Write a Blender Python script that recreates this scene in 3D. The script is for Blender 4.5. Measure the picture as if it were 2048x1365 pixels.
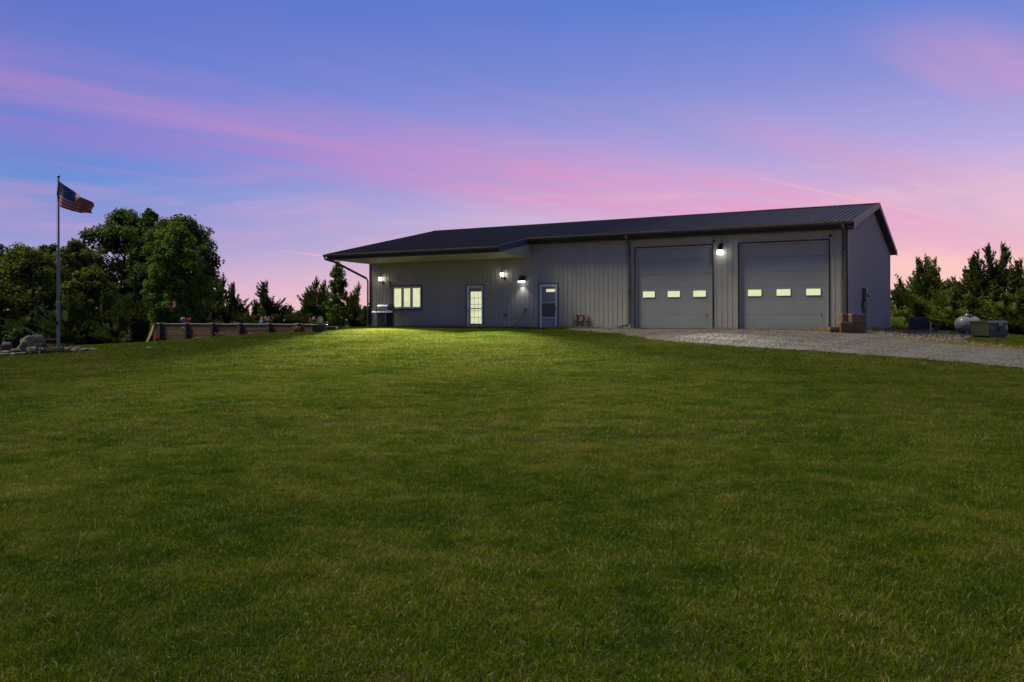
import bpy, bmesh, math, random
import numpy as np
from mathutils import Vector, Matrix, noise

# ------------------------------------------------------------------ scene, camera, sky, sun
for o in list(bpy.data.objects): bpy.data.objects.remove(o, do_unlink=True)
scene = bpy.context.scene
col = scene.collection
FPX, YH, TH, CX, CY, CAMH = 1685.5, 637.8, 0.5163, 13.364, 33.603, 0.454

cam_data = bpy.data.cameras.new('camera'); cam_data.sensor_width = 36.0
cam_data.lens = 36.0 * FPX / 2048; cam_data.shift_y = -(682.5 - YH) / 2048
cam_data.clip_start = 0.05; cam_data.clip_end = 3000
cam = bpy.data.objects.new('camera', cam_data); col.objects.link(cam)
cam.location = (0, 0, CAMH); cam.rotation_euler = (math.pi / 2, 0, 0)
scene.camera = cam

SUN_EL, SUN_AZ = math.radians(57), math.radians(-80)     # azimuth from +Y towards +X
sun_data = bpy.data.lights.new('sun', 'SUN'); sun_data.energy = 4.6; sun_data.angle = math.radians(26)
sun_data.color = (1.0, 0.92, 0.66)
sun = bpy.data.objects.new('sun', sun_data); col.objects.link(sun)
sd = Vector((math.sin(SUN_AZ) * math.cos(SUN_EL), math.cos(SUN_AZ) * math.cos(SUN_EL), math.sin(SUN_EL)))
sun.rotation_euler = (-sd).to_track_quat('-Z', 'Y').to_euler()

scene.view_settings.view_transform = 'Standard'; scene.view_settings.look = 'None'
scene.view_settings.exposure = 0.0; scene.view_settings.gamma = 1.0
scene.view_settings.use_curve_mapping = False
scene.cycles.use_denoising = True
try: scene.cycles.denoiser = 'OPENIMAGEDENOISE'
except Exception: pass
scene.cycles.max_bounces = 4; scene.cycles.diffuse_bounces = 3; scene.cycles.glossy_bounces = 2; scene.cycles.transparent_max_bounces = 8
scene.cycles.sample_clamp_indirect = 3.0

class NT:
    def __init__(s, tree): s.t = tree; s.n = tree.nodes; s.l = tree.links
    def new(s, typ, **kw):
        n = s.n.new(typ)
        for k, v in kw.items(): setattr(n, k, v)
        return n
    def put(s, sock, v):
        if isinstance(v, bpy.types.NodeSocket): s.l.new(v, sock)
        elif v is not None:
            try: sock.default_value = v
            except Exception: sock.default_value = (*v, 1.0)
    def m(s, op, a, b=None, c=None, clamp=False):
        n = s.new('ShaderNodeMath', operation=op, use_clamp=clamp); s.put(n.inputs[0], a)
        if b is not None: s.put(n.inputs[1], b)
        if c is not None: s.put(n.inputs[2], c)
        return n.outputs[0]
    def smooth(s, v, a, b, lo=0.0, hi=1.0):
        n = s.new('ShaderNodeMapRange', interpolation_type='SMOOTHSTEP'); s.put(n.inputs['Value'], v)
        s.put(n.inputs['From Min'], a); s.put(n.inputs['From Max'], b)
        s.put(n.inputs['To Min'], lo); s.put(n.inputs['To Max'], hi)
        return n.outputs['Result']
    def ramp(s, fac, stops, interp='LINEAR'):
        n = s.new('ShaderNodeValToRGB'); r = n.color_ramp; r.interpolation = interp
        while len(r.elements) < len(stops): r.elements.new(0.5)
        for e, (p, c) in zip(r.elements, stops): e.position = p; e.color = (*c, 1)
        s.put(n.inputs[0], fac); return n.outputs[0]
    def mix(s, fac, a, b, blend='MIX'):
        n = s.new('ShaderNodeMix', data_type='RGBA', blend_type=blend)
        s.put(n.inputs[0], fac); s.put(n.inputs[6], a if not isinstance(a, tuple) else (*a, 1)); s.put(n.inputs[7], b if not isinstance(b, tuple) else (*b, 1))
        return n.outputs[2]
    def noise(s, vec, scale, detail=3, rough=.55, dist=0.0, dim='3D'):
        n = s.new('ShaderNodeTexNoise', noise_dimensions=dim)
        if vec is not None: s.l.new(vec, n.inputs['Vector'])
        n.inputs['Scale'].default_value = scale; n.inputs['Detail'].default_value = detail
        n.inputs['Roughness'].default_value = rough; n.inputs['Distortion'].default_value = dist
        return n.outputs[0]

world = bpy.data.worlds.new('World'); scene.world = world; world.use_nodes = True
T = NT(world.node_tree); T.n.clear()
tc = T.new('ShaderNodeTexCoord'); nrm = T.new('ShaderNodeVectorMath', operation='NORMALIZE'); T.l.new(tc.outputs['Generated'], nrm.inputs[0])
sp = T.new('ShaderNodeSeparateXYZ'); T.l.new(nrm.outputs[0], sp.inputs[0])
dx, dy, dz = sp.outputs
el = T.m('MAXIMUM', dz, 0.0)
hor = T.m('SQRT', T.m('ADD', T.m('MULTIPLY', dx, dx), T.m('ADD', T.m('MULTIPLY', dy, dy), 1e-4)))
A0 = math.radians(50)
toward = T.m('DIVIDE', T.m('ADD', T.m('MULTIPLY', dx, math.sin(A0)), T.m('MULTIPLY', dy, math.cos(A0))), hor)
glow = T.smooth(toward, 0.18, 1.03)
warm = T.ramp(el, [(0, (1.0, .62, .50)), (.06, (1.0, .60, .55)), (.115, (.86, .55, .68)), (.18, (.50, .42, .75)), (.26, (.27, .29, .68)), (.34, (.125, .225, .66)), (.6, (.15, .19, .40)), (1, (.15, .17, .28))])
cool = T.ramp(el, [(0, (.90, .54, .60)), (.04, (.66, .45, .65)), (.085, (.32, .34, .68)), (.15, (.145, .285, .70)), (.22, (.075, .25, .72)), (.30, (.065, .18, .64)), (.38, (.065, .155, .56)), (.6, (.11, .155, .36)), (1, (.15, .17, .28))])
sky = T.mix(glow, cool, warm)
dusk = T.smooth(toward, -.95, .45, .50, 1.0)            # the sky opposite the afterglow is the darker half
# thin high cloud sheets, laid out on a horizontal plane so that they run to a vanishing point
ez = T.m('MAXIMUM', dz, 0.012)
px = T.m('DIVIDE', dx, ez); py = T.m('DIVIDE', dy, ez)
BA = math.radians(46.4); cb, sb = math.cos(BA), math.sin(BA)
across = T.m('SUBTRACT', T.m('MULTIPLY', px, cb), T.m('MULTIPLY', py, sb))
along = T.m('ADD', T.m('MULTIPLY', px, sb), T.m('MULTIPLY', py, cb))
cv = T.new('ShaderNodeCombineXYZ'); T.put(cv.inputs[0], T.m('MULTIPLY', along, .22)); T.put(cv.inputs[1], across)
warp = T.noise(cv.outputs[0], .55, 4, .55, .4)
wob = T.m('MULTIPLY', T.m('SUBTRACT', warp, .5), 1.7)
acw = T.m('ADD', across, wob)
n1 = T.noise(cv.outputs[0], .95, 6, .6, .6)
n2 = T.noise(cv.outputs[0], 2.6, 5, .62, .8)
band = T.m('MULTIPLY', T.smooth(acw, -2.7, -4.0), T.smooth(acw, -6.4, -4.8))
band = T.m('MULTIPLY', T.m('MULTIPLY', band, T.smooth(n2, .30, .62, .40, 1.0)), T.smooth(el, .04, .12))
wisps = T.m('MULTIPLY', T.m('MULTIPLY', T.smooth(n1, .50, .74), T.smooth(el, .40, .20)), T.smooth(el, .07, .16))
azm = T.m('ARCTAN2', dx, dy)
lv = T.new('ShaderNodeCombineXYZ'); T.put(lv.inputs[0], T.m('MULTIPLY', azm, 2.4)); T.put(lv.inputs[1], T.m('SUBTRACT', T.m('MULTIPLY', el, 17.0), T.m('MULTIPLY', azm, 1.1)))
n3 = T.noise(lv.outputs[0], 1.25, 5, .6, .5)
low = T.m('MULTIPLY', T.m('MULTIPLY', T.smooth(n3, .46, .66), T.smooth(el, .01, .05)), T.smooth(el, .19, .10))
veil = T.m('MULTIPLY', T.smooth(acw, -1.0, -3.2), T.smooth(acw, -5.0, -3.4))
sky = T.mix(T.m('MULTIPLY', veil, .20), sky, (.34, .27, .60))
sky = T.mix(T.m('MULTIPLY', wisps, .40), sky, (.48, .30, .58))
sky = T.mix(T.m('MULTIPLY', band, T.m('ADD', .50, T.m('MULTIPLY', glow, .48))), sky, T.mix(glow, (.42, .20, .59), (.84, .38, .60)))
def patch(a0, c0, ra, rc, k_):
    global sky
    q = T.m('SQRT', T.m('ADD', T.m('POWER', T.m('DIVIDE', T.m('SUBTRACT', along, a0), ra), 2.0), T.m('POWER', T.m('DIVIDE', T.m('SUBTRACT', acw, c0), rc), 2.0)))
    sky = T.mix(T.m('MULTIPLY', T.m('MULTIPLY', T.smooth(q, 1.0, .1), T.smooth(n2, .25, .65, .4, 1.0)), k_), sky, (.66, .33, .58))
patch(3.7, -1.0, 1.1, .40, .50); patch(5.2, -2.3, 2.6, .7, .42); patch(1.2, -4.0, 3.0, .6, .25)
sky = T.mix(T.m('MULTIPLY', low, .50), sky, T.mix(glow, (.62, .34, .62), (1.0, .56, .58)))
def contrail(c0, slope, a0, a1, w, strength):
    global sky
    d = T.m('ABSOLUTE', T.m('SUBTRACT', across, T.m('ADD', c0, T.m('MULTIPLY', T.m('SUBTRACT', along, a0), slope))))
    k = T.m('MULTIPLY', T.smooth(d, w, 0.0), T.m('MULTIPLY', T.smooth(along, a0 - .3, a0 + 1.6), T.smooth(along, a1 + .2, a1 - 1.5)))
    sky = T.mix(T.m('MULTIPLY', k, strength), sky, (1.0, .48, .50))
contrail(-3.12, 0.0, 4.9, 10.0, .050, .5)
contrail(-11.27, -.47, 5.9, 8.0, .16, .9)
bg = T.new('ShaderNodeBackground'); T.put(bg.inputs['Color'], sky); T.put(bg.inputs['Strength'], dusk)
wo = T.new('ShaderNodeOutputWorld'); T.l.new(bg.outputs[0], wo.inputs[0])

# ------------------------------------------------------------------ helpers
def P(x, y, Y):                      # point of the place seen at a photograph pixel, Y metres ahead
    return Vector(((x - 1024) / FPX * Y, Y, CAMH + (YH - y) / FPX * Y))
def PXY(x, Y): return ((x - 1024) / FPX * Y, Y)
cT, sT = math.cos(TH), math.sin(TH)
def W(u, v, z):                      # wall coordinates: u to the left along the front, v into the building
    return Vector((CX - u * cT + v * sT, CY + u * sT + v * cT, z))
def UV(X, Y):
    return (-(X - CX) * cT + (Y - CY) * sT, (X - CX) * sT + (Y - CY) * cT)

def tag(o, label=None, cat=None, group=None, kind=None):
    if label: o['label'] = label
    if cat: o['category'] = cat
    if group: o['group'] = group
    if kind: o['kind'] = kind
    return o
def empty(name, loc, rz=0, label=None, cat=None, group=None):
    o = bpy.data.objects.new(name, None); col.objects.link(o)
    o.location = loc; o.rotation_euler = (0, 0, rz); o.empty_display_size = .1
    return tag(o, label, cat, group)
def obj(name, me, mat=None, parent=None, loc=None, rot=None):
    o = bpy.data.objects.new(name, me); col.objects.link(o)
    if mat is not None:
        for m in (mat if isinstance(mat, (list, tuple)) else [mat]):
            if m.name not in [x.name for x in me.materials if x]: me.materials.append(m)
    if parent: o.parent = parent
    if loc is not None: o.location = loc
    if rot is not None: o.rotation_euler = rot
    return o

class MB:
    def __init__(s): s.v = []; s.f = []; s.mi = []; s.k = 0; s.sm = []; s.smooth = False
    def face(s, idx): s.f.append(idx); s.mi.append(s.k); s.sm.append(s.smooth)
    def add(s, verts, faces):
        b = len(s.v); s.v += [tuple(p) for p in verts]
        for f in faces: s.face([b + i for i in f])
        return s
    def box(s, x0, x1, y0, y1, z0, z1, bev=0.0):
        if x0 > x1: x0, x1 = x1, x0
        if y0 > y1: y0, y1 = y1, y0
        if z0 > z1: z0, z1 = z1, z0
        if bev <= 0:
            return s.add([(x0, y0, z0), (x1, y0, z0), (x1, y1, z0), (x0, y1, z0), (x0, y0, z1), (x1, y0, z1), (x1, y1, z1), (x0, y1, z1)],
                         [(0, 3, 2, 1), (4, 5, 6, 7), (0, 1, 5, 4), (1, 2, 6, 5), (2, 3, 7, 6), (3, 0, 4, 7)])
        bm = bmesh.new(); bmesh.ops.create_cube(bm, size=1.0)
        for v in bm.verts: v.co = Vector(((x0 + x1) / 2 + v.co.x * (x1 - x0), (y0 + y1) / 2 + v.co.y * (y1 - y0), (z0 + z1) / 2 + v.co.z * (z1 - z0)))
        bmesh.ops.bevel(bm, geom=bm.edges[:], offset=bev, segments=2, profile=.5, affect='EDGES')
        bm.verts.index_update(); s.add([v.co[:] for v in bm.verts], [[v.index for v in f.verts] for f in bm.faces]); bm.free()
        return s
    def tube(s, pts, rad, n=8, cap=True, sq=None):
        pts = [Vector(p) for p in pts]; m = len(pts); rad = rad if isinstance(rad, (list, tuple)) else [rad] * m
        b = len(s.v); up = None
        for i, p in enumerate(pts):
            d = (pts[min(i + 1, m - 1)] - pts[max(i - 1, 0)]).normalized()
            if up is None:
                up = Vector((0, 0, 1)) if abs(d.z) < .9 else Vector((0, 1, 0))
            a = d.cross(up).normalized(); c = a.cross(d).normalized(); up = c
            for k in range(n):
                t = 2 * math.pi * (k + .5) / n
                if sq: q = p + a * (sq[0] * (1 if math.cos(t) > 0 else -1)) + c * (sq[1] * (1 if math.sin(t) > 0 else -1))
                else: q = p + (a * math.cos(t) + c * math.sin(t)) * rad[i]
                s.v.append(tuple(q))
        for i in range(m - 1):
            for k in range(n): s.face([b + i * n + k, b + i * n + (k + 1) % n, b + (i + 1) * n + (k + 1) % n, b + (i + 1) * n + k])
        if cap:
            s.face([b + k for k in range(n)][::-1]); s.face([b + (m - 1) * n + k for k in range(n)])
        return s
    def lathe(s, prof, n=16, c=(0, 0, 0), cap=True):
        b = len(s.v); c = Vector(c)
        for r, z in prof:
            for k in range(n):
                t = 2 * math.pi * k / n; s.v.append((c.x + r * math.cos(t), c.y + r * math.sin(t), c.z + z))
        m = len(prof)
        for i in range(m - 1):
            for k in range(n): s.face([b + i * n + k, b + i * n + (k + 1) % n, b + (i + 1) * n + (k + 1) % n, b + (i + 1) * n + k])
        if cap:
            s.face([b + k for k in range(n)][::-1]); s.face([b + (m - 1) * n + k for k in range(n)])
        return s
    def prism(s, poly, axis, a, b_):         # poly of 2-D points swept along axis from a to b_
        def q(p, t): return {'x': (t, p[0], p[1]), 'y': (p[0], t, p[1]), 'z': (p[0], p[1], t)}[axis]
        n = len(poly); v = [q(p, a) for p in poly] + [q(p, b_) for p in poly]
        f = [list(range(n))[::-1], list(range(n, 2 * n))] + [[i, (i + 1) % n, n + (i + 1) % n, n + i] for i in range(n)]
        return s.add(v, f)
    def mesh(s, name='mesh'):
        me = bpy.data.meshes.new(name); me.from_pydata(s.v, [], s.f)
        me.polygons.foreach_set('material_index', s.mi); me.polygons.foreach_set('use_smooth', s.sm)
        me.update(); return me
    def build(s, name, mat, parent=None, fix=True):
        me = s.mesh(name)
        if fix:
            bm = bmesh.new(); bm.from_mesh(me); bmesh.ops.recalc_face_normals(bm, faces=bm.faces); bm.to_mesh(me); bm.free()
        return obj(name, me, mat, parent)

# ------------------------------------------------------------------ materials
MATS = {}
def material(name, base, rough=.6, metal=0.0, var=0.0, scale=6.0, bump=0.0, bscale=40.0, emit=None, estr=0.0, spec=.5, second=None, stretch=None, objrand=0.0, bdist=.01):
    m = bpy.data.materials.new(name); m.use_nodes = True; t = NT(m.node_tree); b = t.n['Principled BSDF']
    g = t.new('ShaderNodeNewGeometry'); vec = g.outputs['Position']
    if stretch:
        mp = t.new('ShaderNodeMapping'); t.l.new(vec, mp.inputs[0]); mp.inputs['Scale'].default_value = stretch; vec = mp.outputs[0]
    c = (*base, 1)
    if var > 0 or second:
        nz = t.noise(vec, scale, 5, .6)
        s2 = second or tuple(x * (1 - var) for x in base); s1 = base if second else tuple(min(1, x * (1 + var)) for x in base)
        c = t.ramp(nz, [(.32, s2), (.68, s1)])
    if objrand > 0:
        oi = t.new('ShaderNodeObjectInfo'); k = t.m('ADD', 1 - objrand, t.m('MULTIPLY', oi.outputs['Random'], 2 * objrand))
        hv = t.new('ShaderNodeHueSaturation'); t.put(hv.inputs['Color'], c); t.put(hv.inputs['Value'], k); c = hv.outputs[0]
    t.put(b.inputs['Base Color'], c)
    b.inputs['Roughness'].default_value = rough; b.inputs['Metallic'].default_value = metal; b.inputs['Specular IOR Level'].default_value = spec
    if bump > 0:
        bn = t.noise(vec, bscale, 6, .6); bp = t.new('ShaderNodeBump'); bp.inputs['Strength'].default_value = bump; bp.inputs['Distance'].default_value = bdist
        t.l.new(bn, bp.inputs['Height']); t.l.new(bp.outputs[0], b.inputs['Normal'])
    if emit:
        t.put(b.inputs['Emission Color'], (*emit, 1)); b.inputs['Emission Strength'].default_value = estr
    MATS[name] = m; return m
M = MATS
material('wall_steel', (.400, .384, .332), .42, 0, .05, .9, .05, 3, objrand=.035, bdist=.02)
material('roof_steel', (.034, .027, .021), .5, 0, .10, 2.0, .05, 5, objrand=.14, spec=.15)
material('brown_trim', (.060, .052, .043), .45, 0, .10, 4.0, spec=.25)
material('fascia_brown', (.040, .036, .034), .5, 0, .10, 4.0, spec=.25)
material('olive_gutter', (.100, .088, .066), .42, 0, .10, 4.0, spec=.25)
material('rake_blue', (.058, .078, .100), .5, 0, .08, 4.0, spec=.2)
material('soffit_cream', (.76, .69, .55), .55, 0, .04, 2.0)
material('garage_steel', (.33, .342, .325), .38, 0, .05, 1.2, .06, 14, bdist=.006)
material('cream_trim', (.50, .43, .34), .5, 0, .08, 6)
material('white_vinyl', (.74, .77, .78), .4, 0, .05, 5)
material('door_grey', (.30, .35, .38), .45, 0, .05, 5)
material('black_metal', (.014, .014, .018), .38, .3, .2, 9)
material('dark_plastic', (.020, .021, .024), .5, 0, .2, 9)
material('backing', (.05, .05, .05), .8)
material('concrete', (.34, .33, .31), .9, 0, .18, 6, .4, 60)
material('screen_dark', (.07, .085, .085), .25, 0, .1, 8)
material('steel_brush', (.46, .46, .48), .38, .6, .06, 12, stretch=(1, 1, 8))
material('grill_dark', (.030, .042, .050), .42, .1, .15, 8)
material('chrome_dark', (.10, .10, .11), .3, .8, .1, 10)
material('plank_brown', (.175, .090, .044), .62, 0, 0, 9, .25, 60, second=(.115, .060, .032), stretch=(3, 3, 20), objrand=.22)
material('plank_top', (.22, .14, .09), .6, 0, .15, 10)
material('timber_old', (.190, .108, .056), .8, 0, 0, 5, .35, 50, second=(.092, .054, .031), stretch=(1.5, 1.5, 14), objrand=.28)
material('timber_post', (.060, .047, .036), .85, 0, .3, 8, .35, 50, objrand=.2)
material('timber_cap', (.30, .28, .25), .8, 0, .2, 8, .3, 50)
material('timber_dark', (.055, .040, .028), .85, 0, .25, 9, .3, 50)
material('soil', (.055, .042, .030), .95, 0, .3, 5, .6, 40)
material('boulder_dark', (0.081, 0.071, 0.067), .85, 0, 0, 3.2, .6, 26, second=(0.048, 0.044, 0.046), bdist=.03)
material('boulder_tan', (0.174, 0.141, 0.099), .88, 0, 0, 4.5, .8, 22, second=(0.090, 0.072, 0.054), bdist=.03, stretch=(1, 1, 2.6))
material('boulder_slate', (.062, .056, .058), .85, 0, 0, 3.2, .6, 26, second=(.036, .034, .037), bdist=.03)
material('boulder_grey', (0.117, 0.107, 0.092), .88, 0, 0, 5.0, .5, 30, second=(0.072, 0.069, 0.062), bdist=.02)
material('flagstone', (0.135, 0.115, 0.083), .9, 0, 0, 5.0, .5, 30, second=(0.083, 0.072, 0.054), bdist=.02, objrand=.15)
material('pole_alu', (.16, .18, .195), .45, .3, .06, 3)
material('flag_red', (.44, .016, .018), .75, 0, .06, 9, .15, 200)
material('flag_white', (.42, .40, .38), .75, 0, .05, 9, .15, 200)
material('flag_blue', (.012, .028, .145), .75, 0, .08, 9, .15, 200)
material('rope', (.40, .38, .34), .8)
material('tank_white', (.22, .22, .235), .35, 0, .06, 4)
material('green_cabinet', (.038, .042, .028), .42, 0, .08, 4)
material('teal_cabinet', (.030, .048, .056), .42, 0, .08, 4)
material('yellow_label', (.62, .42, .04), .5)
material('pale_label', (.42, .47, .46), .5)
material('brass', (.42, .27, .07), .4, .6)
material('conduit', (.115, .135, .150), .4, .4, .08, 8)
material('red_plastic', (.55, .03, .02), .4)
material('pot_green', (.075, .090, .085), .5, 0, .1, 8)
material('blue_glaze', (.035, .12, .36), .25)
material('pink_clay', (.42, .20, .16), .6)
material('marker_pink', (.62, .06, .07), .7)
material('glass_clear', (.35, .38, .40), .1)
material('petal_red', (.45, .030, .010), .6)
material('petal_pink', (.36, .13, .16), .6)
material('cord_black', (.035, .020, .022), .6)
material('text_black', (.012, .013, .017), .5, .2)
material('sign_wood', (.27, .165, .090), .7, 0, 0, 5, .2, 60, second=(.19, .13, .088), stretch=(1, 1, 9))
material('yellow_wood', (.42, .27, .06), .6, 0, .3, 12)
material('bark', (.075, .058, .044), .9, 0, .3, 6, .7, 24, bdist=.03)
material('twig_grey', (.14, .125, .11), .9)
material('wire', (.05, .05, .05), .5, .6)

def glow_material(name, colr, strength, var=.0, scale=4.0, second=None):
    m = bpy.data.materials.new(name); m.use_nodes = True; t = NT(m.node_tree); b = t.n['Principled BSDF']
    b.inputs['Base Color'].default_value = (.06, .06, .055, 1); b.inputs['Roughness'].default_value = .12
    c = (*colr, 1)
    if var > 0:
        g = t.new('ShaderNodeNewGeometry'); mp = t.new('ShaderNodeMapping'); t.l.new(g.outputs['Position'], mp.inputs[0]); mp.inputs['Scale'].default_value = (1.6, 1.6, 1.0)
        c = t.ramp(t.noise(mp.outputs[0], scale, 4, .6), [(.35, second or tuple(x * (1 - var) for x in colr)), (.60, colr)])
    t.put(b.inputs['Emission Color'], c); b.inputs['Emission Strength'].default_value = strength
    MATS[name] = m
glow_material('lit_pane', (.82, .84, .50), .93, .07, 2.6, (.70, .69, .37))
glow_material('lit_pane_garage', (.80, .85, .48), .93, .06, 5, (.73, .79, .43))
glow_material('lantern_glass', (1.0, .96, .84), 10.0)
glow_material('flood_glass', (1.0, .98, .93), 6.0)
glow_material('pack_lens', (.95, .98, 1.0), 4.0)

def leaf_material(name, c1, c2, dry=None, trans=.28, rough=.55, nscale=.8):
    m = bpy.data.materials.new(name); m.use_nodes = True; t = NT(m.node_tree); b = t.n['Principled BSDF']; out = t.n['Material Output']
    g = t.new('ShaderNodeNewGeometry'); oi = t.new('ShaderNodeObjectInfo')
    n1 = t.noise(g.outputs['Position'], nscale, 3, .6); r = g.outputs['Random Per Island']
    k = t.m('ADD', t.m('MULTIPLY', n1, .62), t.m('MULTIPLY', r, .38))
    c = t.ramp(k, [(.30, c1), (.70, c2)])
    hv = t.new('ShaderNodeHueSaturation'); t.put(hv.inputs['Color'], c); t.put(hv.inputs['Value'], t.m('ADD', .88, t.m('MULTIPLY', oi.outputs['Random'], .24))); c = hv.outputs[0]
    t.put(b.inputs['Base Color'], c); b.inputs['Roughness'].default_value = .8; b.inputs['Specular IOR Level'].default_value = .08
    tr = t.new('ShaderNodeBsdfTranslucent'); t.put(tr.inputs[0], c)
    mx = t.new('ShaderNodeMixShader'); mx.inputs[0].default_value = trans
    t.l.new(b.outputs[0], mx.inputs[1]); t.l.new(tr.outputs[0], mx.inputs[2]); t.l.new(mx.outputs[0], out.inputs[0])
    MATS[name] = m
leaf_material('leaf_cottonwood', (.046, .074, .012), (.120, .170, .030))
leaf_material('leaf_maple', (.060, .125, .012), (.175, .270, .032))
leaf_material('leaf_mixed', (.060, .088, .010), (.145, .175, .022))
leaf_material('leaf_dark', (.034, .050, .012), (.080, .104, .024))
leaf_material('needle_cedar', (.042, .064, .014), (.108, .140, .028), trans=.2)
leaf_material('needle_bright', (.060, .090, .012), (.165, .195, .024), trans=.2)
leaf_material('leaf_garden', (.035, .070, .018), (.085, .140, .040))
leaf_material('leaf_red', (.11, .028, .018), (.20, .060, .028))
leaf_material('straw', (.26, .19, .085), (.42, .33, .16), trans=.2)
leaf_material('leaf_silver', (.13, .12, .10), (.24, .21, .17))

# ------------------------------------------------------------------ terrain
CTRL = [(0, -12, -1.2), (-20, -12, -1.4), (20, -12, -1.3), (0, 0, -1.08), (3, 3, -1.06), (-3, 3, -1.07), (8, 4, -1.04), (-8, 4, -1.13), (-16, 6, -1.25), (16, 6, -1.05),
        (0, 10, -.90), (-6, 10, -.95), (6, 10, -.88), (-12, 13, -1.02), (14, 12, -.90), (0, 20, -.60), (-6, 20, -.66), (6, 20, -.60), (-12, 20, -.82), (0, 30, -.30), (-5, 30, -.33),
        (1.4, 36.6, -.10), (-4, 39, -.07), (-10, 30, -.46), (-16, 24, -.92), (-22, 24, -1.05),
        (7.95, 25, -.45), (4.4, 32.5, -.22), (10.9, 18, -.68), (15.2, 25, -.50), (20, 20, -.74), (25, 12, -1.0), (14.8, 33, -.13), (15.1, 30, -.33), (12, 29, -.27),
        (21.4, 38, -.46), (22.5, 42, -.34), (21.2, 44, -.20), (17.3, 39.5, -.08), (25, 50, -.36), (30, 45, -.6), (30, 35, -.75), (27, 25, -.85), (30, 58, -.5),
        (-16.7, 31, -.78), (-17.6, 40.6, -.72), (-13.1, 38.1, -.42), (-8.6, 35.6, -.13), (-7.6, 37.4, -.05), (-20, 36, -.86), (-24, 44, -1.02), (-20, 44.5, -.96), (-17, 47, -.95),
        (-27, 50, -1.5), (-36, 45, -1.6), (-30, 34, -1.15), (-20, 56, -1.3), (-9, 50, -.1), (-6, 47, -.02), (-12, 52, -.4), (-8, 60, -.6),
        (60, 40, -1.3), (60, 0, -1.5), (-60, 20, -2.0), (-60, 60, -2.0), (0, 90, -1.2), (50, 90, -1.3), (-50, 95, -2.0), (0, -40, -1.8), (50, -40, -1.8), (-50, -40, -2)]
for u in range(0, 25, 3):
    p = W(u, -.2, 0); CTRL.append((p.x, p.y, -.015 if u < 10 else .01))
    p = W(u, 3, 0); CTRL.append((p.x, p.y, -.06)); p = W(u, 14, 0); CTRL.append((p.x, p.y, -.12))
for v in (4, 9, 15): p = W(-.3, v, 0); CTRL.append((p.x, p.y, -.06))
for v in (4, 10): p = W(24.6, v, 0); CTRL.append((p.x, p.y, -.03))
CP = np.array(CTRL, float)
def tps_u(r2): return np.where(r2 > 1e-9, r2 * np.log(np.maximum(r2, 1e-9)), 0.0)
_n = len(CP); _K = tps_u(((CP[:, None, :2] - CP[None, :, :2]) ** 2).sum(-1)) + np.eye(_n) * 2.0
_A = np.zeros((_n + 3, _n + 3)); _A[:_n, :_n] = _K; _A[:_n, _n] = 1; _A[:_n, _n + 1:] = CP[:, :2]; _A[_n, :_n] = 1; _A[_n + 1:, :_n] = CP[:, :2].T
_w = np.linalg.solve(_A, np.concatenate([CP[:, 2], np.zeros(3)]))
def ground(X, Y):
    X = np.asarray(X, float); Y = np.asarray(Y, float); sh = X.shape; X = X.ravel(); Y = Y.ravel()
    Xc = np.clip(X, -58, 58); Yc = np.clip(Y, -38, 92); out = np.empty_like(X)
    for a in range(0, len(X), 4000):
        s = slice(a, a + 4000)
        r2 = (Xc[s, None] - CP[None, :, 0]) ** 2 + (Yc[s, None] - CP[None, :, 1]) ** 2
        out[s] = tps_u(r2) @ _w[:_n] + _w[_n] + _w[_n + 1] * Xc[s] + _w[_n + 2] * Yc[s]
    out += .018 * np.sin(X * .9 + 1.3 * np.sin(Y * .31)) * np.sin(Y * .7 + .8 * np.sin(X * .43)) * np.clip((32 - Y) / 10, 0.15, 1)
    return out.reshape(sh)
def gz(x, y): return float(ground(np.array([x]), np.array([y]))[0])

def geom(a, n, q): return [a * q ** i for i in range(1, n + 1)]
gx = [-58 - g for g in geom(3, 16, 1.45)][::-1] + list(np.arange(-58, 58.1, .5)) + [58 + g for g in geom(3, 16, 1.45)]
gy = [-38 - g for g in geom(3, 12, 1.45)][::-1] + list(np.arange(-38, 92.1, .5)) + [92 + g for g in geom(3, 16, 1.45)]
GX, GY = np.meshgrid(gx, gy); GZ = ground(GX, GY)
nx_, ny_ = len(gx), len(gy)
me = bpy.data.meshes.new('ground')
idx = np.arange(nx_ * ny_).reshape(ny_, nx_)
quads = np.stack([idx[:-1, :-1], idx[:-1, 1:], idx[1:, 1:], idx[1:, :-1]], -1).reshape(-1, 4)
def mesh_np(me, verts, quads, smooth=False):
    verts = np.ascontiguousarray(verts, dtype=np.float32); quads = np.ascontiguousarray(quads, dtype=np.int32); k = quads.shape[1]
    me.vertices.add(len(verts)); me.vertices.foreach_set('co', verts.ravel())
    me.loops.add(quads.size); me.loops.foreach_set('vertex_index', quads.ravel())
    me.polygons.add(len(quads)); me.polygons.foreach_set('loop_start', np.arange(0, quads.size, k, dtype=np.int32))
    me.polygons.foreach_set('use_smooth', np.full(len(quads), smooth)); me.update(calc_edges=True); return me
mesh_np(me, np.stack([GX, GY, GZ], -1).reshape(-1, 3), quads, True)

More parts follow.
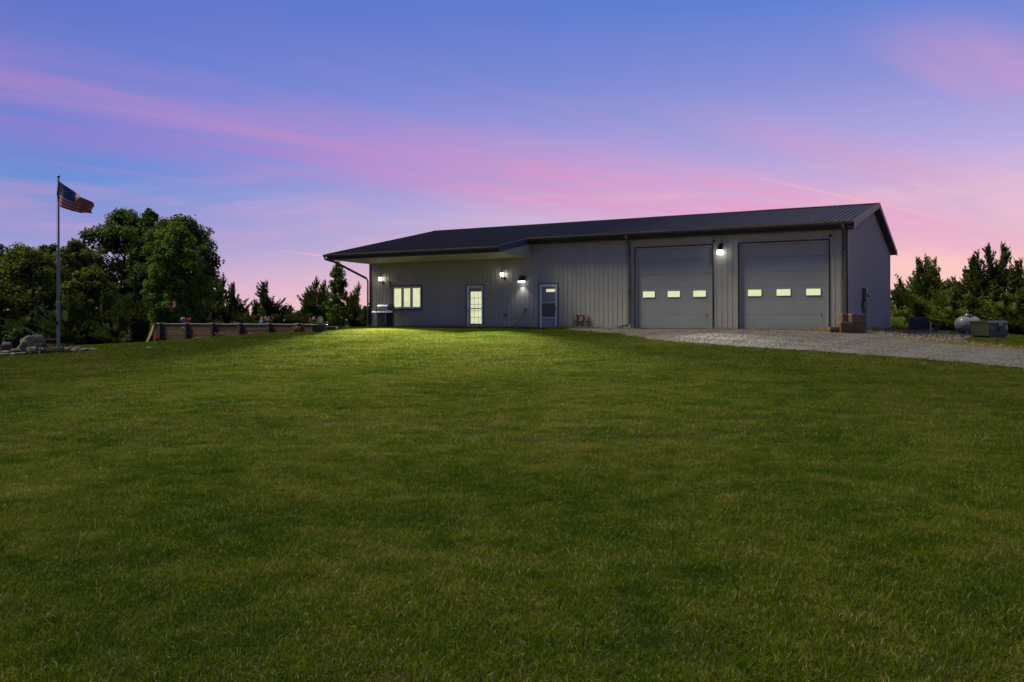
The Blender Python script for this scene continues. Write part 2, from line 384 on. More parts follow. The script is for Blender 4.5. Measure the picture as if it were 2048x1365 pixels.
def turf_colour(t):                       # shared by the soil sheet and the blades so that patches of the lawn agree
    g = t.new('ShaderNodeNewGeometry'); pos = g.outputs['Position']
    a = t.noise(pos, .16, 4, .6, .5); b = t.noise(pos, .75, 5, .65, .4); c = t.noise(pos, 3.2, 4, .6)
    return g, pos, a, b, c
m = bpy.data.materials.new('lawn_soil'); m.use_nodes = True; t = NT(m.node_tree); b_ = t.n['Principled BSDF']
g, pos, na, nb, nc = turf_colour(t)
k = t.m('ADD', t.m('MULTIPLY', na, .3), t.m('ADD', t.m('MULTIPLY', nb, .4), t.m('MULTIPLY', nc, .3)))
t.put(b_.inputs['Base Color'], t.ramp(k, [(.34, (.018, .022, .006)), (.5, (.028, .028, .008)), (.66, (.046, .038, .016))]))
b_.inputs['Roughness'].default_value = .95; b_.inputs['Specular IOR Level'].default_value = .1
bp = t.new('ShaderNodeBump'); bp.inputs['Strength'].default_value = .8; bp.inputs['Distance'].default_value = .04
t.l.new(t.noise(pos, 22, 6, .7), bp.inputs['Height']); t.l.new(bp.outputs[0], b_.inputs['Normal']); M['lawn_soil'] = m
go = obj('ground', me, m); tag(go, 'grassy ground sloping up to the workshop building', kind='structure')

# gravel drive ---------------------------------------------------------------
def poly_px(pts): return [PXY(x, Y) for x, Y in pts]
def depth_of(x, y):                       # where the sight line through a pixel meets the ground
    Y = np.linspace(4, 60, 1200); X = (x - 1024) / FPX * Y
    d = CAMH + (YH - y) / FPX * Y - ground(X, Y); i = int(np.argmax(d < 0)); return float(X[i]), float(Y[i])
near_edge = [depth_of(*p) for p in ((1150, 662), (1190, 665), (1250, 671), (1300, 681), (1400, 690), (1560, 700), (1700, 708), (1850, 722), (1940, 729), (2048, 741), (2150, 757))]
far_edge = [depth_of(*p) for p in ((2150, 707), (2048, 699.5), (1950, 692), (1870, 686), (1830, 677), (1780, 669))]
wl = [tuple(W(u, -.42, 0)[:2]) for u in (-.5, 0, 3, 6, 9, 9.6)] + [tuple(W(u, -.9, 0)[:2]) for u in (11, 12.3)]
GRAVEL = near_edge + [(24, 9), (40, 3), (44, 16), (27, 19)] + far_edge + wl
def in_poly(px_, py_, poly):
    px_ = np.asarray(px_); py_ = np.asarray(py_); c = np.zeros(px_.shape, bool); n = len(poly); j = n - 1
    for i in range(n):
        xi, yi = poly[i]; xj, yj = poly[j]
        with np.errstate(divide='ignore', invalid='ignore'):
            k = ((yi > py_) != (yj > py_)) & (px_ < (xj - xi) * (py_ - yi) / (yj - yi + 1e-12) + xi)
        c ^= k; j = i
    return c
def edge_noise(X, Y): return .16 * np.sin(X * 2.3 + 1.7 * np.sin(Y * 1.9)) + .10 * np.sin(Y * 5.1 + X * 3.7) + .07 * np.sin(X * 9.3 - Y * 7.7)
st = .14; xs = np.arange(0, 44, st); ys = np.arange(3, 42, st); QX, QY = np.meshgrid(xs, ys)
inside = in_poly(QX + edge_noise(QX, QY), QY + edge_noise(QY, QX), GRAVEL)
cell = inside[:-1, :-1]
vi = -np.ones(QX.shape, int); ii = np.argwhere(cell); need = np.zeros(QX.shape, bool)
for a, b in ((0, 0), (0, 1), (1, 1), (1, 0)): need[ii[:, 0] + a, ii[:, 1] + b] = True
vi[need] = np.arange(need.sum()); gq = np.stack([vi[ii[:, 0] + a, ii[:, 1] + b] for a, b in ((0, 0), (0, 1), (1, 1), (1, 0))], -1)
gv = np.stack([QX[need], QY[need], ground(QX[need], QY[need]) + .022 + .006 * np.sin(QX[need] * 3.1) * np.sin(QY[need] * 2.3)], -1)
me = bpy.data.meshes.new('gravel'); mesh_np(me, gv, gq, True)
m = bpy.data.materials.new('gravel'); m.use_nodes = True; t = NT(m.node_tree); b_ = t.n['Principled BSDF']; g = t.new('ShaderNodeNewGeometry')
vo = t.new('ShaderNodeTexVoronoi'); vo.inputs['Scale'].default_value = 36; t.l.new(g.outputs['Position'], vo.inputs['Vector'])
sc = t.new('ShaderNodeSeparateColor'); t.l.new(vo.outputs['Color'], sc.inputs[0])
c = t.ramp(sc.outputs[0], [(0, (.078, .072, .066)), (.5, (.122, .113, .104)), (1, (.175, .162, .148))])
c = t.mix(t.smooth(t.noise(g.outputs['Position'], .7, 5, .6), .45, .7, 0, .5), c, (.082, .074, .067))
t.put(b_.inputs['Base Color'], c); b_.inputs['Roughness'].default_value = .9; b_.inputs['Specular IOR Level'].default_value = .2
bp = t.new('ShaderNodeBump'); bp.inputs['Strength'].default_value = .9; bp.inputs['Distance'].default_value = .02
t.l.new(vo.outputs['Distance'], bp.inputs['Height']); t.l.new(bp.outputs[0], b_.inputs['Normal']); M['gravel'] = m
tag(obj('gravel_driveway', me, m), 'grey gravel driveway running past the garage doors', kind='structure')

# ------------------------------------------------------------------ the workshop building
B = empty('workshop_building', (CX, CY, 0), -TH, 'long grey ribbed metal workshop building with dark roof, porch overhang and two garage doors', 'building')
L, WD, RIB = 24.2, 16.5, .2286
ZR, SL = 6.0, .2
def zroof(v): return ZR - SL * abs(8.25 - v)
OPEN = [(.70, 4.28, -1, 3.62), (5.44, 8.96, -1, 3.62), (12.86, 13.86, -1, 2.12), (16.97, 18.0, -1, 2.13), (20.75, 22.67, .96, 2.18)]
front = MB().box(-L + .02, -.02, .22, .30, -.3, 3.98).build('front_wall', M['backing'], B)
def strip(a, b, z0, z1, rib, parent, name='wall_panel', mat='wall_steel', prof_end=None):
    pr = [(a, 0)]
    if rib: pr = [(a, 0), (a + .010, -.014), (a + .030, -.014), (a + .040, 0)]
    pr.append((b, 0))
    mb = MB(); n = len(pr)
    f1 = z1 if callable(z1) else (lambda q: z1)
    v = [(-u, y, z0) for u, y in pr] + [(-u, y, f1(u)) for u, y in pr]
    mb.add(v, [(i, n + i, n + i + 1, i + 1) for i in range(n - 1)])
    # short return behind so that the sheet has depth
    mb.add([(-a, 0, z0), (-b, 0, z0), (-b, .012, z0), (-a, .012, z0)], [(0, 1, 2, 3)])
    return mb.build(name, M[mat], parent, fix=False)
k = 0
while k * RIB < L - .02:
    a, b = k * RIB, min((k + 1) * RIB, L); k += 1
    ztop = 4.02 if b <= 14.42 else 3.42
    cuts = sorted({a, b} | {e for o in OPEN for e in o[:2] if a < e < b})
    for c0, c1 in zip(cuts[:-1], cuts[1:]):
        if c1 - c0 < .008: continue
        mid = (c0 + c1) / 2; spans = [(-.12, ztop)]
        for o in OPEN:
            if o[0] < mid < o[1]:
                ns = []
                for z0, z1 in spans:
                    if o[2] > z0: ns.append((z0, min(o[2], z1)))
                    if o[3] < z1: ns.append((max(o[3], z0), z1))
                spans = [q for q in ns if q[1] - q[0] > .01]
        for z0, z1 in spans: strip(c0, c1, z0, z1, c0 == a and c1 - c0 > .045, front)
# gable end (faces right): built in its own frame, u' = v
gable = MB().prism([(.0, -.3), (WD, -.3), (WD, zroof(WD) - .26), (8.25, ZR - .26), (0, zroof(0) - .26)], 'x', -.20, -.05).build('gable_wall', M['backing'], B)
k = 0
while k * RIB < WD - .02:
    a, b = k * RIB, min((k + 1) * RIB, WD); k += 1
    pr = [(a, 0), (a + .010, .020), (a + .030, .020), (a + .040, 0), (b, 0)]; n = len(pr); mb = MB()
    mb.add([(x, v, -.2) for v, x in pr] + [(x, v, zroof(v) - .20) for v, x in pr], [(i, i + 1, n + i + 1, n + i) for i in range(n - 1)])
    mb.build('wall_panel', M['wall_steel'], gable, fix=False)
MB().box(-L, 0, WD - .1, WD, -.3, 4.0).build('back_wall', M['wall_steel'], B)
MB().prism([(0, -.3), (WD, -.3), (WD, 4.05), (8.25, ZR - .3), (0, 4.05)], 'x', -L, -L + .1).build('left_wall', M['wall_steel'], B)
MB().box(-L - .01, .01, -.012, .1, -.3, -.13).build('foundation', M['concrete'], B)
bt = MB().box(-L, 0, -.028, -.022, -.13, -.06).build('base_trim', M['brown_trim'], B)
# roof
VM, VP_, UP = -.47, -3.07, 14.28
def left_u(v): return 24.50 + 1.2 * (v - VP_) / (8.25 - VP_)
deck = MB()
def slab(pts, th):      # pts of (u,v), roof slab under the sheet
    v = [(-u, q, zroof(q) - .012) for u, q in pts] + [(-u, q, zroof(q) - .012 - th) for u, q in pts]; n = len(pts)
    deck.add(v, [list(range(n)), list(range(n, 2 * n))[::-1]] + [[i, n + i, n + (i + 1) % n, (i + 1) % n] for i in range(n)])
slab([(-.29, VM), (UP, VM), (UP, 8.25), (-.29, 8.25)], .08)
slab([(UP, VP_), (24.49, VP_), (left_u(8.25) - .01, 8.25), (UP, 8.25)], .08)
slab([(-.29, 8.25), (25.69, 8.25), (25.69, WD + .47), (-.29, WD + .47)], .08)
roof = deck.build('roof', M['fascia_brown'], B)
def roof_strip(a, b, v0, v0b, rib=True):
    pr = [(a, 0), (a + .012, .036), (a + .034, .036), (a + .046, 0), (b, 0)]; n = len(pr); mb = MB()
    lo = lambda u: v0 + (v0b - v0) * (u - a) / (b - a)
    mb.add([(-u, lo(u), zroof(lo(u)) + h) for u, h in pr] + [(-u, 8.25, ZR + h) for u, h in pr], [(i + 1, i, n + i, n + i + 1) for i in range(n - 1)])
    lip = lambda u: (-u, lo(u), zroof(lo(u)) - .010)
    mb.add([(-u, lo(u), zroof(lo(u)) + h) for u, h in pr] + [lip(u) for u, h in pr], [(i, i + 1, n + i + 1, n + i) for i in range(n - 1)])
    mb.build('roof_panel', M['roof_steel'], roof, fix=False)
u = -.30
while u < 25.68:
    a, b = u, min(u + RIB, 25.70); u = b
    if a < UP - .01 < b - .02: b = b
    if b <= UP + .12: v0 = v1 = VM - .03
    elif b <= 24.5: v0 = v1 = VP_ - .03
    else:
        inv = lambda q: VP_ + (q - 24.5) / 1.2 * (8.25 - VP_)
        v0 = max(VP_ - .03, inv(a)); v1 = max(VP_ - .03, min(8.2, inv(b)))
    roof_strip(a, b, v0, v1)
MB().add([(.30, 8.25, ZR), (-25.7, 8.25, ZR), (-25.7, WD + .5, zroof(WD + .5)), (.30, WD + .5, zroof(WD + .5))], [(0, 1, 2, 3)]).build('back_roof_sheet', M['roof_steel'], roof)
for i in range(9):
    a, b = -.33 + i * 2.9, min(-.33 + (i + 1) * 2.9 + .03, 25.74); dz_ = .004 * (i % 2)
    MB().prism([(8.03, ZR - .012 + dz_), (8.25, ZR + .050 + dz_), (8.47, ZR - .012 + dz_), (8.47, ZR - .03), (8.25, ZR + .03), (8.03, ZR - .03)], 'x', -a, -b).build('ridge_cap', M['roof_steel'], roof)
def rake(u, v0, v1, th, drop, mat, w=.03, name='rake_trim', uu=None):
    f = (lambda v: u) if uu is None else uu
    mb = MB(); v = []
    for q in (v0, v1):
        for du in (0, w):
            for z in (th, -drop): v.append((-(f(q) + du), q, zroof(q) + z))
    mb.add(v, [(0, 1, 3, 2), (4, 6, 7, 5), (0, 4, 5, 1), (2, 3, 7, 6), (0, 2, 6, 4), (1, 5, 7, 3)])
    return mb.build(name, M[mat], B)
rake(-.345, VM - .08, 8.25, .035, .20, 'rake_blue', .04); rake(-.345, 8.25, WD + .5, .035, .20, 'rake_blue', .04)
rake(UP - .05, VP_ - .05, VM - .02, .04, .25, 'rake_blue', .04)
rake(24.5, VP_ - .03, 8.25, .03, .10, 'brown_trim', .03, uu=left_u)
rake(-.30, .0, 8.25, -.19, .212, 'brown_trim', .30, 'gable_soffit'); rake(-.30, 8.25, WD + .3, -.19, .212, 'brown_trim', .30, 'gable_soffit')
# eaves
MB().box(.30, -UP, VM - .0, VM + .03, 4.06, 4.215).build('fascia', M['fascia_brown'], B)
MB().box(.29, -UP, VM + .03, -.022, 4.022, 4.045).build('soffit', M['brown_trim'], B)
MB().prism([(VM - .005, 4.175), (VM - .085, 4.175), (VM - .125, 4.25), (VM - .125, 4.305), (VM - .115, 4.305), (VM - .110, 4.255), (VM - .08, 4.19), (VM - .005, 4.19)], 'x', .28, -UP + .05).build('gutter', M['olive_gutter'], B)
MB().box(.29, -.0, -.47, 0, 4.0, 4.02).build('eave_return', M['fascia_brown'], B)
MB().box(-UP - .012, -24.5, VP_, VP_ + .03, 3.455, 3.625).build('fascia', M['fascia_brown'], B)
sof = MB(); sof.add([(-UP, VP_ + .03, 3.47), (-24.48, VP_ + .03, 3.47), (-24.25, -.021, 3.405), (-UP, -.021, 3.405)], [(0, 1, 2, 3)])
porch = sof.build('porch_soffit', M['soffit_cream'], B, fix=False)
for i in range(33):                                     # soffit boards, each a shallow tray
    a, b = UP + i * .31, min(UP + (i + 1) * .31 - .012, 24.45); e = min(b, 24.25) if i == 32 else b
    MB().add([(-a, VP_ + .035, 3.462), (-b, VP_ + .035, 3.462), (-min(b, 24.22), -.03, 3.397), (-min(a, 24.2), -.03, 3.397)], [(0, 1, 2, 3)]).build('soffit_panel', M['soffit_cream'], porch, fix=False)
MB().prism([(VP_ - .005, 3.60), (VP_ - .085, 3.60), (VP_ - .125, 3.67), (VP_ - .125, 3.725), (VP_ - .115, 3.725), (VP_ - .110, 3.675), (VP_ - .08, 3.615), (VP_ - .005, 3.615)], 'x', -UP - .03, -24.66).build('gutter', M['olive_gutter'], B)
# closed end of the porch overhang: ribbed triangle
pe = MB().add([(-UP - .05, -.03, 3.40), (-UP - .05, VP_ + .04, 3.46), (-UP - .05, VP_ + .04, zroof(VP_) - .1), (-UP - .05, -.03, zroof(0) - .14)], [(0, 1, 2, 3)]).build('porch_end_wall', M['backing'], B)
q = -.03
while q > VP_ + .1:
    e = max(q - RIB, VP_ + .05); zl = lambda v: 3.405 + (3.465 - 3.405) * (-v) / 3.05
    pr = [(q, 0), (q - .01, .018), (q - .03, .018), (q - .04, 0), (e, 0)]; n = len(pr)
    MB().add([(-UP - .03 + x, v, zl(v)) for v, x in pr] + [(-UP - .03 + x, v, max(zl(v) + .01, zroof(v) - .15)) for v, x in pr], [(i, i + 1, n + i + 1, n + i) for i in range(n - 1)]).build('end_panel', M['wall_steel'], pe, fix=True); q = e
# trims and downspouts
MB().box(.028, -.13, -.034, .10, -.1, 4.02).build('corner_trim', M['brown_trim'], B)
MB().box(-L - .02, -L + .10, -.030, .10, -.1, 3.40).build('corner_trim', M['brown_trim'], B)
material('spout_taupe', (.135, .122, .105), .45, 0, .1, 5, spec=.25)
def spout(pts, foot=None, mat='spout_taupe'):
    return MB().tube(pts, .05, 4, sq=(.038, .048)).build('downspout', M[mat], B)
d1 = spout([(-9.2, VM - .06, 4.19), (-9.2, VM - .06, 4.08), (-9.22, -.30, 3.93), (-9.24, -.075, 3.80), (-9.24, -.075, 3.6), (-9.24, -.075, .26), (-9.30, -.12, .16), (-9.62, -.22, .08)])
d2 = spout([(-.08, VM - .06, 4.19), (-.08, VM - .06, 4.08), (-.07, -.30, 3.95), (-.06, -.085, 3.83), (-.06, -.085, 3.6), (-.06, -.085, .1)])
d3 = spout([(-24.58, VP_ - .06, 3.61), (-24.58, VP_ - .04, 3.50), (-24.40, -2.6, 3.38), (-24.27, -.2, 2.62), (-24.27, -.09, 2.5), (-24.27, -.09, .1)])
for p in ((-9.24, 3.3), (-9.24, 1.6), (-.06, 3.2)): MB().box(p[0] - .06, p[0] + .06, -.135, -.022, p[1], p[1] + .04).build('spout_strap', M['brown_trim'], B)
sbk = empty('splash_block', W(9.95, -.45, -.03), -TH, 'concrete splash block at foot of downspout beside left garage door', 'splash block')
MB().prism([(-.35, 0), (.35, 0), (.35, .14), (.28, .14), (-.30, .06), (-.35, .06)], 'y', -.16, .16).build('block', M['concrete'], sbk)
for s in (-1, 1): MB().prism([(-.35, .05), (.35, .13), (.35, .18), (-.35, .09)], 'y', s * .16, s * .12).build('raised_edge', M['concrete'], sbk)

# garage doors
def garage(u0, u1, name_label):
    z1 = 3.62; d = MB()
    d.box(-u1 - .05, -u1, -.03, .20, -.1, z1 + .05); d.box(-u0, -u0 + .05, -.03, .20, -.1, z1 + .05); d.box(-u1, -u0, -.03, .20, z1, z1 + .05)
    fr = d.build('garage_door', M['fascia_brown'], B); fr['label'] = name_label
    MB().box(-u1, -u1 + .045, .0, .14, -.1, z1).build('jamb', M['cream_trim'], fr); MB().box(-u1 + .045, -u0 - .03, .0, .14, z1 - .05, z1).build('head_jamb', M['cream_trim'], fr)
    MB().box(-u0 - .03, -u0, .0, .14, -.1, z1).build('jamb', M['cream_trim'], fr)
    hs = [0.02, .62, 1.22, 1.82, 2.42, 3.02, 3.57]
    x0, x1 = -u1 + .045, -u0 - .03
    for i in range(6):
        mb = MB()
        mb.box(x0, x1, .10, .145, hs[i] + .003, hs[i + 1] - .003, .004)
        mb.build('door_section', M['garage_steel'], fr)
    MB().box(x0, x1, .09, .15, -.05, .022).build('bottom_seal', M['dark_plastic'], fr)
    MB().box(x0, x1, .145, .16, 0, 3.57).build('door_core', M['backing'], fr)
    wv = (x1 - x0)
    for c in (.163, .5, .837):
        xc = x0 + c * wv
        MB().box(xc - .30, xc + .30, .078, .098, 1.385, 1.695, .004).build('window_frame', M['garage_steel'], fr)
        MB().box(xc - .275, xc + .275, .068, .0775, 1.41, 1.67).build('window_pane', M['lit_pane_garage'], fr)
    MB().tube([(x1 - .25, .085, .5), (x1 - .25, .06, .52), (x1 - .25, .06, .66), (x1 - .25, .085, .68)], .010, 6).build('handle', M['black_metal'], fr)
garage(.70, 4.28, 'garage door beside the right corner of the building')
garage(5.44, 8.96, 'garage door beside the downspout')

# windows and doors
def bar(mb, x0, x1, z0, z1, y0, y1): mb.box(x0, x1, y0, y1, z0, z1)
wn = MB(); x0, x1, z0, z1 = -22.67, -20.75, .96, 2.18
wn.box(x0 - .02, x0 + .035, -.035, .1, z0 - .02, z1 + .03); wn.box(x1 - .035, x1 + .02, -.035, .1, z0 - .02, z1 + .03); wn.box(x0 + .035, x1 - .035, -.035, .1, z1 - .03, z1 + .03); wn.box(x0 + .035, x1 - .035, -.035, .1, z0 - .02, z0 + .02)
win = wn.build('window', M['brown_trim'], B); win['label'] = 'lit triple window with white frame'
fr = MB(); fr.box(x0 + .035, x0 + .09, -.028, .08, z0 + .02, z1 - .03); fr.box(x1 - .09, x1 - .035, -.028, .08, z0 + .02, z1 - .03); fr.box(x0 + .09, x1 - .09, -.028, .08, z1 - .105, z1 - .03); fr.box(x0 + .09, x1 - .09, -.028, .08, z0 + .02, z0 + .085)
fr.build('frame', M['white_vinyl'], win)
pw = (x1 - x0 - .18) / 3
for i in range(3):
    a = x0 + .09 + i * pw
    if i: MB().box(a - .055, a + .055, -.030, .08, z0 + .085, z1 - .105).build('mullion', M['white_vinyl'], win)
    sh = MB(); ga, gb = a + (.056 if i else .0), a + pw - (.056 if i < 2 else 0)
    sh.box(ga, ga + .028, -.012, .06, z0 + .085, z1 - .105); sh.box(gb - .028, gb, -.012, .06, z0 + .085, z1 - .105); sh.box(ga + .028, gb - .028, -.012, .06, z1 - .133, z1 - .105); sh.box(ga + .028, gb - .028, -.012, .06, z0 + .085, z0 + .113)
    sh.build('sash', M['white_vinyl'], win)
    MB().box(ga + .028, gb - .028, .012, .02, z0 + .113, z1 - .133).build('pane', M['lit_pane'], win)
MB().box(x0 - .03, x1 + .03, -.06, -.036, z0 - .045, z0 - .02).build('sill', M['brown_trim'], win)
MB().box(x0, x1, .10, .12, z0, z1).build('back_board', M['backing'], win)

def door_frame(u0, u1, z1, label):
    x0, x1 = -u1, -u0; d = MB()
    d.box(x0 - .02, x0 + .02, -.035, .1, -.05, z1 + .025); d.box(x1 - .02, x1 + .02, -.035, .1, -.05, z1 + .025); d.box(x0 + .02, x1 - .02, -.035, .1, z1 - .012, z1 + .025)
    r = d.build('door', M['fascia_brown'], B); r['label'] = label
    f = MB(); f.box(x0 + .02, x0 + .085, -.028, .09, -.03, z1 - .012); f.box(x1 - .085, x1 - .02, -.028, .09, -.03, z1 - .012); f.box(x0 + .085, x1 - .085, -.028, .09, z1 - .09, z1 - .012)
    f.build('casing', M['white_vinyl'], r); MB().box(x0 + .02, x1 - .02, -.10, .09, -.06, -.0).build('threshold', M['concrete'], r)
    return r, x0 + .085, x1 - .085, z1 - .09
# storm door with fifteen-light glass behind
r, a, b, zt = door_frame(16.97, 18.0, 2.13, 'lit glazed door under the porch')
MB().box(a, b, .05, .08, 0, zt).build('leaf', M['door_grey'], r)
ga, gb = a + .13, b - .05
for i in range(3):
    for j in range(5):
        px0 = ga + (gb - ga) * i / 3; px1 = ga + (gb - ga) * (i + 1) / 3; pz0 = .20 + 1.62 * j / 5; pz1 = .20 + 1.62 * (j + 1) / 5
        MB().box(px0 + .011, px1 - .011, .034, .044, pz0 + .011, pz1 - .011).build('pane', M['lit_pane'], r)
gr = MB(); gr.box(ga - .02, gb + .02, .044, .0495, .17, 1.85); gr.build('grille', M['door_grey'], r)
s = MB(); s.box(a, a + .045, -.022, .02, .0, zt); s.box(b - .045, b, -.022, .02, 0, zt); s.box(a + .045, b - .045, -.022, .02, zt - .05, zt); s.box(a + .045, b - .045, -.022, .02, .0, .12); s.box(a + .045, b - .045, -.022, .02, .93, .98)
s.build('storm_door', M['white_vinyl'], r)
MB().tube([(a + .025, -.02, .84), (a + .025, -.07, .84), (a + .025, -.07, .93), (a + .025, -.02, .93)], .012, 6).build('handle', M['black_metal'], r)
# storm door with screen, four small lights above
r, a, b, zt = door_frame(12.86, 13.86, 2.12, 'storm door with four small lit panes')
MB().box(a, b, .055, .08, 0, zt).build('leaf', M['door_grey'], r)
for i in range(4):
    xa = a + .26 + i * .128; MB().box(xa + .006, xa + .122, .040, .050, 1.735, 1.865).build('pane', M['lit_pane'], r)
MB().box(a + .25, a + .79, .0505, .054, 1.72, 1.88).build('light_frame', M['white_vinyl'], r)
s = MB(); s.box(a, a + .055, -.022, .02, 0, zt); s.box(b - .055, b, -.022, .02, 0, zt); s.box(a + .055, b - .055, -.022, .02, zt - .06, zt); s.box(a + .055, b - .055, -.022, .02, 0, .05); s.box(a + .055, b - .055, -.022, .02, 1.20, 1.24); s.box(a + .055, b - .055, -.022, .02, .48, .53)
s.build('storm_door', M['white_vinyl'], r)
MB().box(a + .055, b - .055, -.006, .002, .53, 1.20).build('screen', M['screen_dark'], r)
MB().box(a + .055, b - .055, -.010, .004, .05, .48).build('kick_panel', M['garage_steel'], r)
MB().tube([(b - .027, -.022, 1.0), (b - .027, -.075, .98), (b - .027, -.075, .84), (b - .027, -.022, .82)], .016, 6).build('handle', M['black_metal'], r)

# ------------------------------------------------------------------ things on the front wall
def spotlight(name, parent, loc, direction, energy, size, blend, color, radius):
    l = bpy.data.lights.new(name, 'SPOT'); l.energy = energy; l.spot_size = size; l.spot_blend = blend; l.color = color; l.shadow_soft_size = radius
    q = bpy.data.objects.new(name, l); col.objects.link(q); q.parent = parent; q.location = loc; q.rotation_euler = Vector(direction).to_track_quat('-Z', 'Y').to_euler()
def aim(parent_loc, loc, px_, py_):       # local direction from a lamp to the ground its added spotlight brightens
    X_, Y_ = depth_of(px_, py_); R3 = Matrix.Rotation(-TH, 3, 'Z'); src = Vector(parent_loc) + R3 @ Vector(loc)
    return R3.inverted() @ (Vector((X_, Y_, gz(X_, Y_))) - src)
def lantern(u, z, label, bx, by, bw):
    o = empty('wall_lantern', W(u, -.022, z), -TH, label, 'lantern', 'porch lanterns')
    MB().lathe([(.075, 0), (.075, .02), (.055, .03)], 14).build('back_plate', M['black_metal'], o).rotation_euler = (math.pi / 2, 0, 0)
    MB().tube([(0, -.02, 0), (-.02, -.10, -.05), (-.05, -.17, -.02), (-.06, -.19, .05)], [.016, .014, .014, .016], 8).build('arm', M['black_metal'], o)
    c = (-.06, -.19, 0)
    MB().lathe([(.008, -.10), (.020, -.07), (.012, -.05), (.022, .03), (.03, .05), (.055, .075), (.06, .085)], 12, c).build('base', M['black_metal'], o)
    h = MB(); h.smooth = True; h.lathe([(.050, .088), (.088, .16), (.092, .20), (.080, .268)], 12, c, False); h.build('glass', M['lantern_glass'], o)
    for k in range(6):
        t = math.pi / 3 * k; f = lambda r_, z_: (c[0] + r_ * math.cos(t), c[1] + r_ * math.sin(t), z_)
        MB().tube([f(.058, .085), f(.096, .16), f(.100, .20), f(.086, .272)], .006, 5).build('cage_bar', M['black_metal'], o)
    MB().lathe([(.105, .268), (.112, .278), (.085, .30), (.060, .345), (.030, .365), (.026, .40), (.012, .43), (.016, .445), (.004, .52)], 14, c).build('cap', M['black_metal'], o)
    spotlight('beam', o, (-.06, -.31, .17), aim(o.location, (-.06, -.31, .17), bx, by), bw, math.radians(36), 1.0, (1, .95, .80), .05)  # added spot aimed far out to brighten the lawn, besides the glowing glass
lantern(23.27, 2.39, 'black lantern lit on the wall left of the triple window', 775, 686, 60000)
lantern(15.76, 2.44, 'black lantern lit on the wall between the two entry doors', 945, 688, 26000)
o = empty('wall_pack_light', W(14.75, -.022, 2.28), -TH, 'dark wall light throwing its beam down the wall left of the storm door', 'light')
MB().prism([(0, .24), (-.10, .24), (-.20, .0), (0, .0)], 'x', -.15, .15).build('housing', M['dark_plastic'], o)
MB().prism([(-.01, .0), (-.20, .0), (-.22, -.05), (-.17, -.075), (-.02, -.06)], 'x', -.155, .145).build('lens', M['pack_lens'], o)
MB().box(-.16, .16, -.012, .0, -.07, .255).build('back_plate', M['conduit'], o)
spotlight('beam', o, (0, -.13, -.10), (0, -.12, -1), 24, math.radians(105), .75, (.88, .95, 1), .03)
o = empty('barn_light', W(5.05, -.022, 3.20), -TH, 'bright barn light with black hood on the wall between the garage doors', 'light')
MB().lathe([(.135, .17), (.14, .20), (.108, .24), (.10, .33), (.068, .38), (.055, .42), (.025, .45)], 18, (0, -.22, 0)).build('hood', M['black_metal'], o)
h = MB(); h.smooth = True; h.lathe([(.02, -.02), (.105, -.02), (.12, .0), (.133, .10), (.133, .168)], 20, (0, -.22, 0)); h.build('globe', M['flood_glass'], o)
MB().tube([(0, -.22, .40), (0, -.10, .42), (0, 0, .38)], .022, 8).build('arm', M['black_metal'], o)
MB().box(-.07, .07, -.02, .0, .28, .48, .004).build('mounting_plate', M['black_metal'], o)
spotlight('beam', o, (0, -.24, -.06), aim(o.location, (0, -.24, -.06), 1350, 706), 4200, math.radians(60), 1.0, (1, .95, .84), .08)  # extra spot below the globe, added to throw a pool towards the lawn edge

o = empty('plant_bracket', W(22.77, -.022, 2.20), -TH, 'dark iron hanging-plant bracket on the wall just left of the triple window', 'bracket')
MB().box(-.02, .02, -.02, 0, -.14, .22).build('back_bar', M['black_metal'], o)
MB().tube([(0, -.01, .20), (-.04, -.12, .22), (-.10, -.26, .26), (-.15, -.34, .33), (-.17, -.34, .36)], .011, 6).build('arm', M['black_metal'], o)
MB().tube([(0, -.01, .0), (-.03, -.10, .05), (-.05, -.15, .13), (-.055, -.16, .22)], .009, 6).build('scroll', M['black_metal'], o)
for u, z, lb in ((5.37, 3.80, 'small dark camera above the right edge of the left garage door'), (.63, 3.80, 'small dark camera above the right edge of the right garage door')):
    o = empty('security_camera', W(u, -.022, z), -TH, lb, 'camera', 'small cameras above the garage doors')
    MB().lathe([(.04, 0), (.04, .015), (.02, .03)], 10).build('base', M['dark_plastic'], o).rotation_euler = (math.pi / 2, 0, 0)
    MB().tube([(0, -.03, 0), (0, -.06, -.01)], .014, 6).build('stem', M['conduit'], o)
    MB().tube([(.03, -.05, -.02), (-.03, -.14, -.05)], .034, 10).build('body', M['dark_plastic'], o)
    MB().tube([(-.03, -.14, -.05), (-.034, -.150, -.053)], .026, 10).build('lens', M['conduit'], o)
for u, z, lb, w_ in ((15.71, .64, 'flat grey outlet cover low on the wall below the right porch lantern', .09), (14.59, .89, 'small outlet box on the wall with a cord plugged in', .05)):
    o = empty('outlet_box', W(u, -.022, z), -TH, lb, 'outlet')
    MB().box(-w_, w_, -.035, 0, -.065, .065, .006).build('cover', M['conduit'], o)
    for dx_ in (-.025, .025): MB().box(dx_ - .014, dx_ + .014, -.039, -.034, -.03, .03).build('socket', M['dark_plastic'], o)
o = MB().tube([W(14.59, -.08, .88), W(14.60, -.14, .82), W(14.68, -.15, .62), W(14.80, -.16, .42), W(14.98, -.20, .20), W(15.16, -.26, .03), W(15.4, -.4, .03)], .016, 6).build('power_cord', M['cord_black'], None)
tag(o, 'dark cord hanging from the outlet box down to the grass left of the storm door', 'cord')

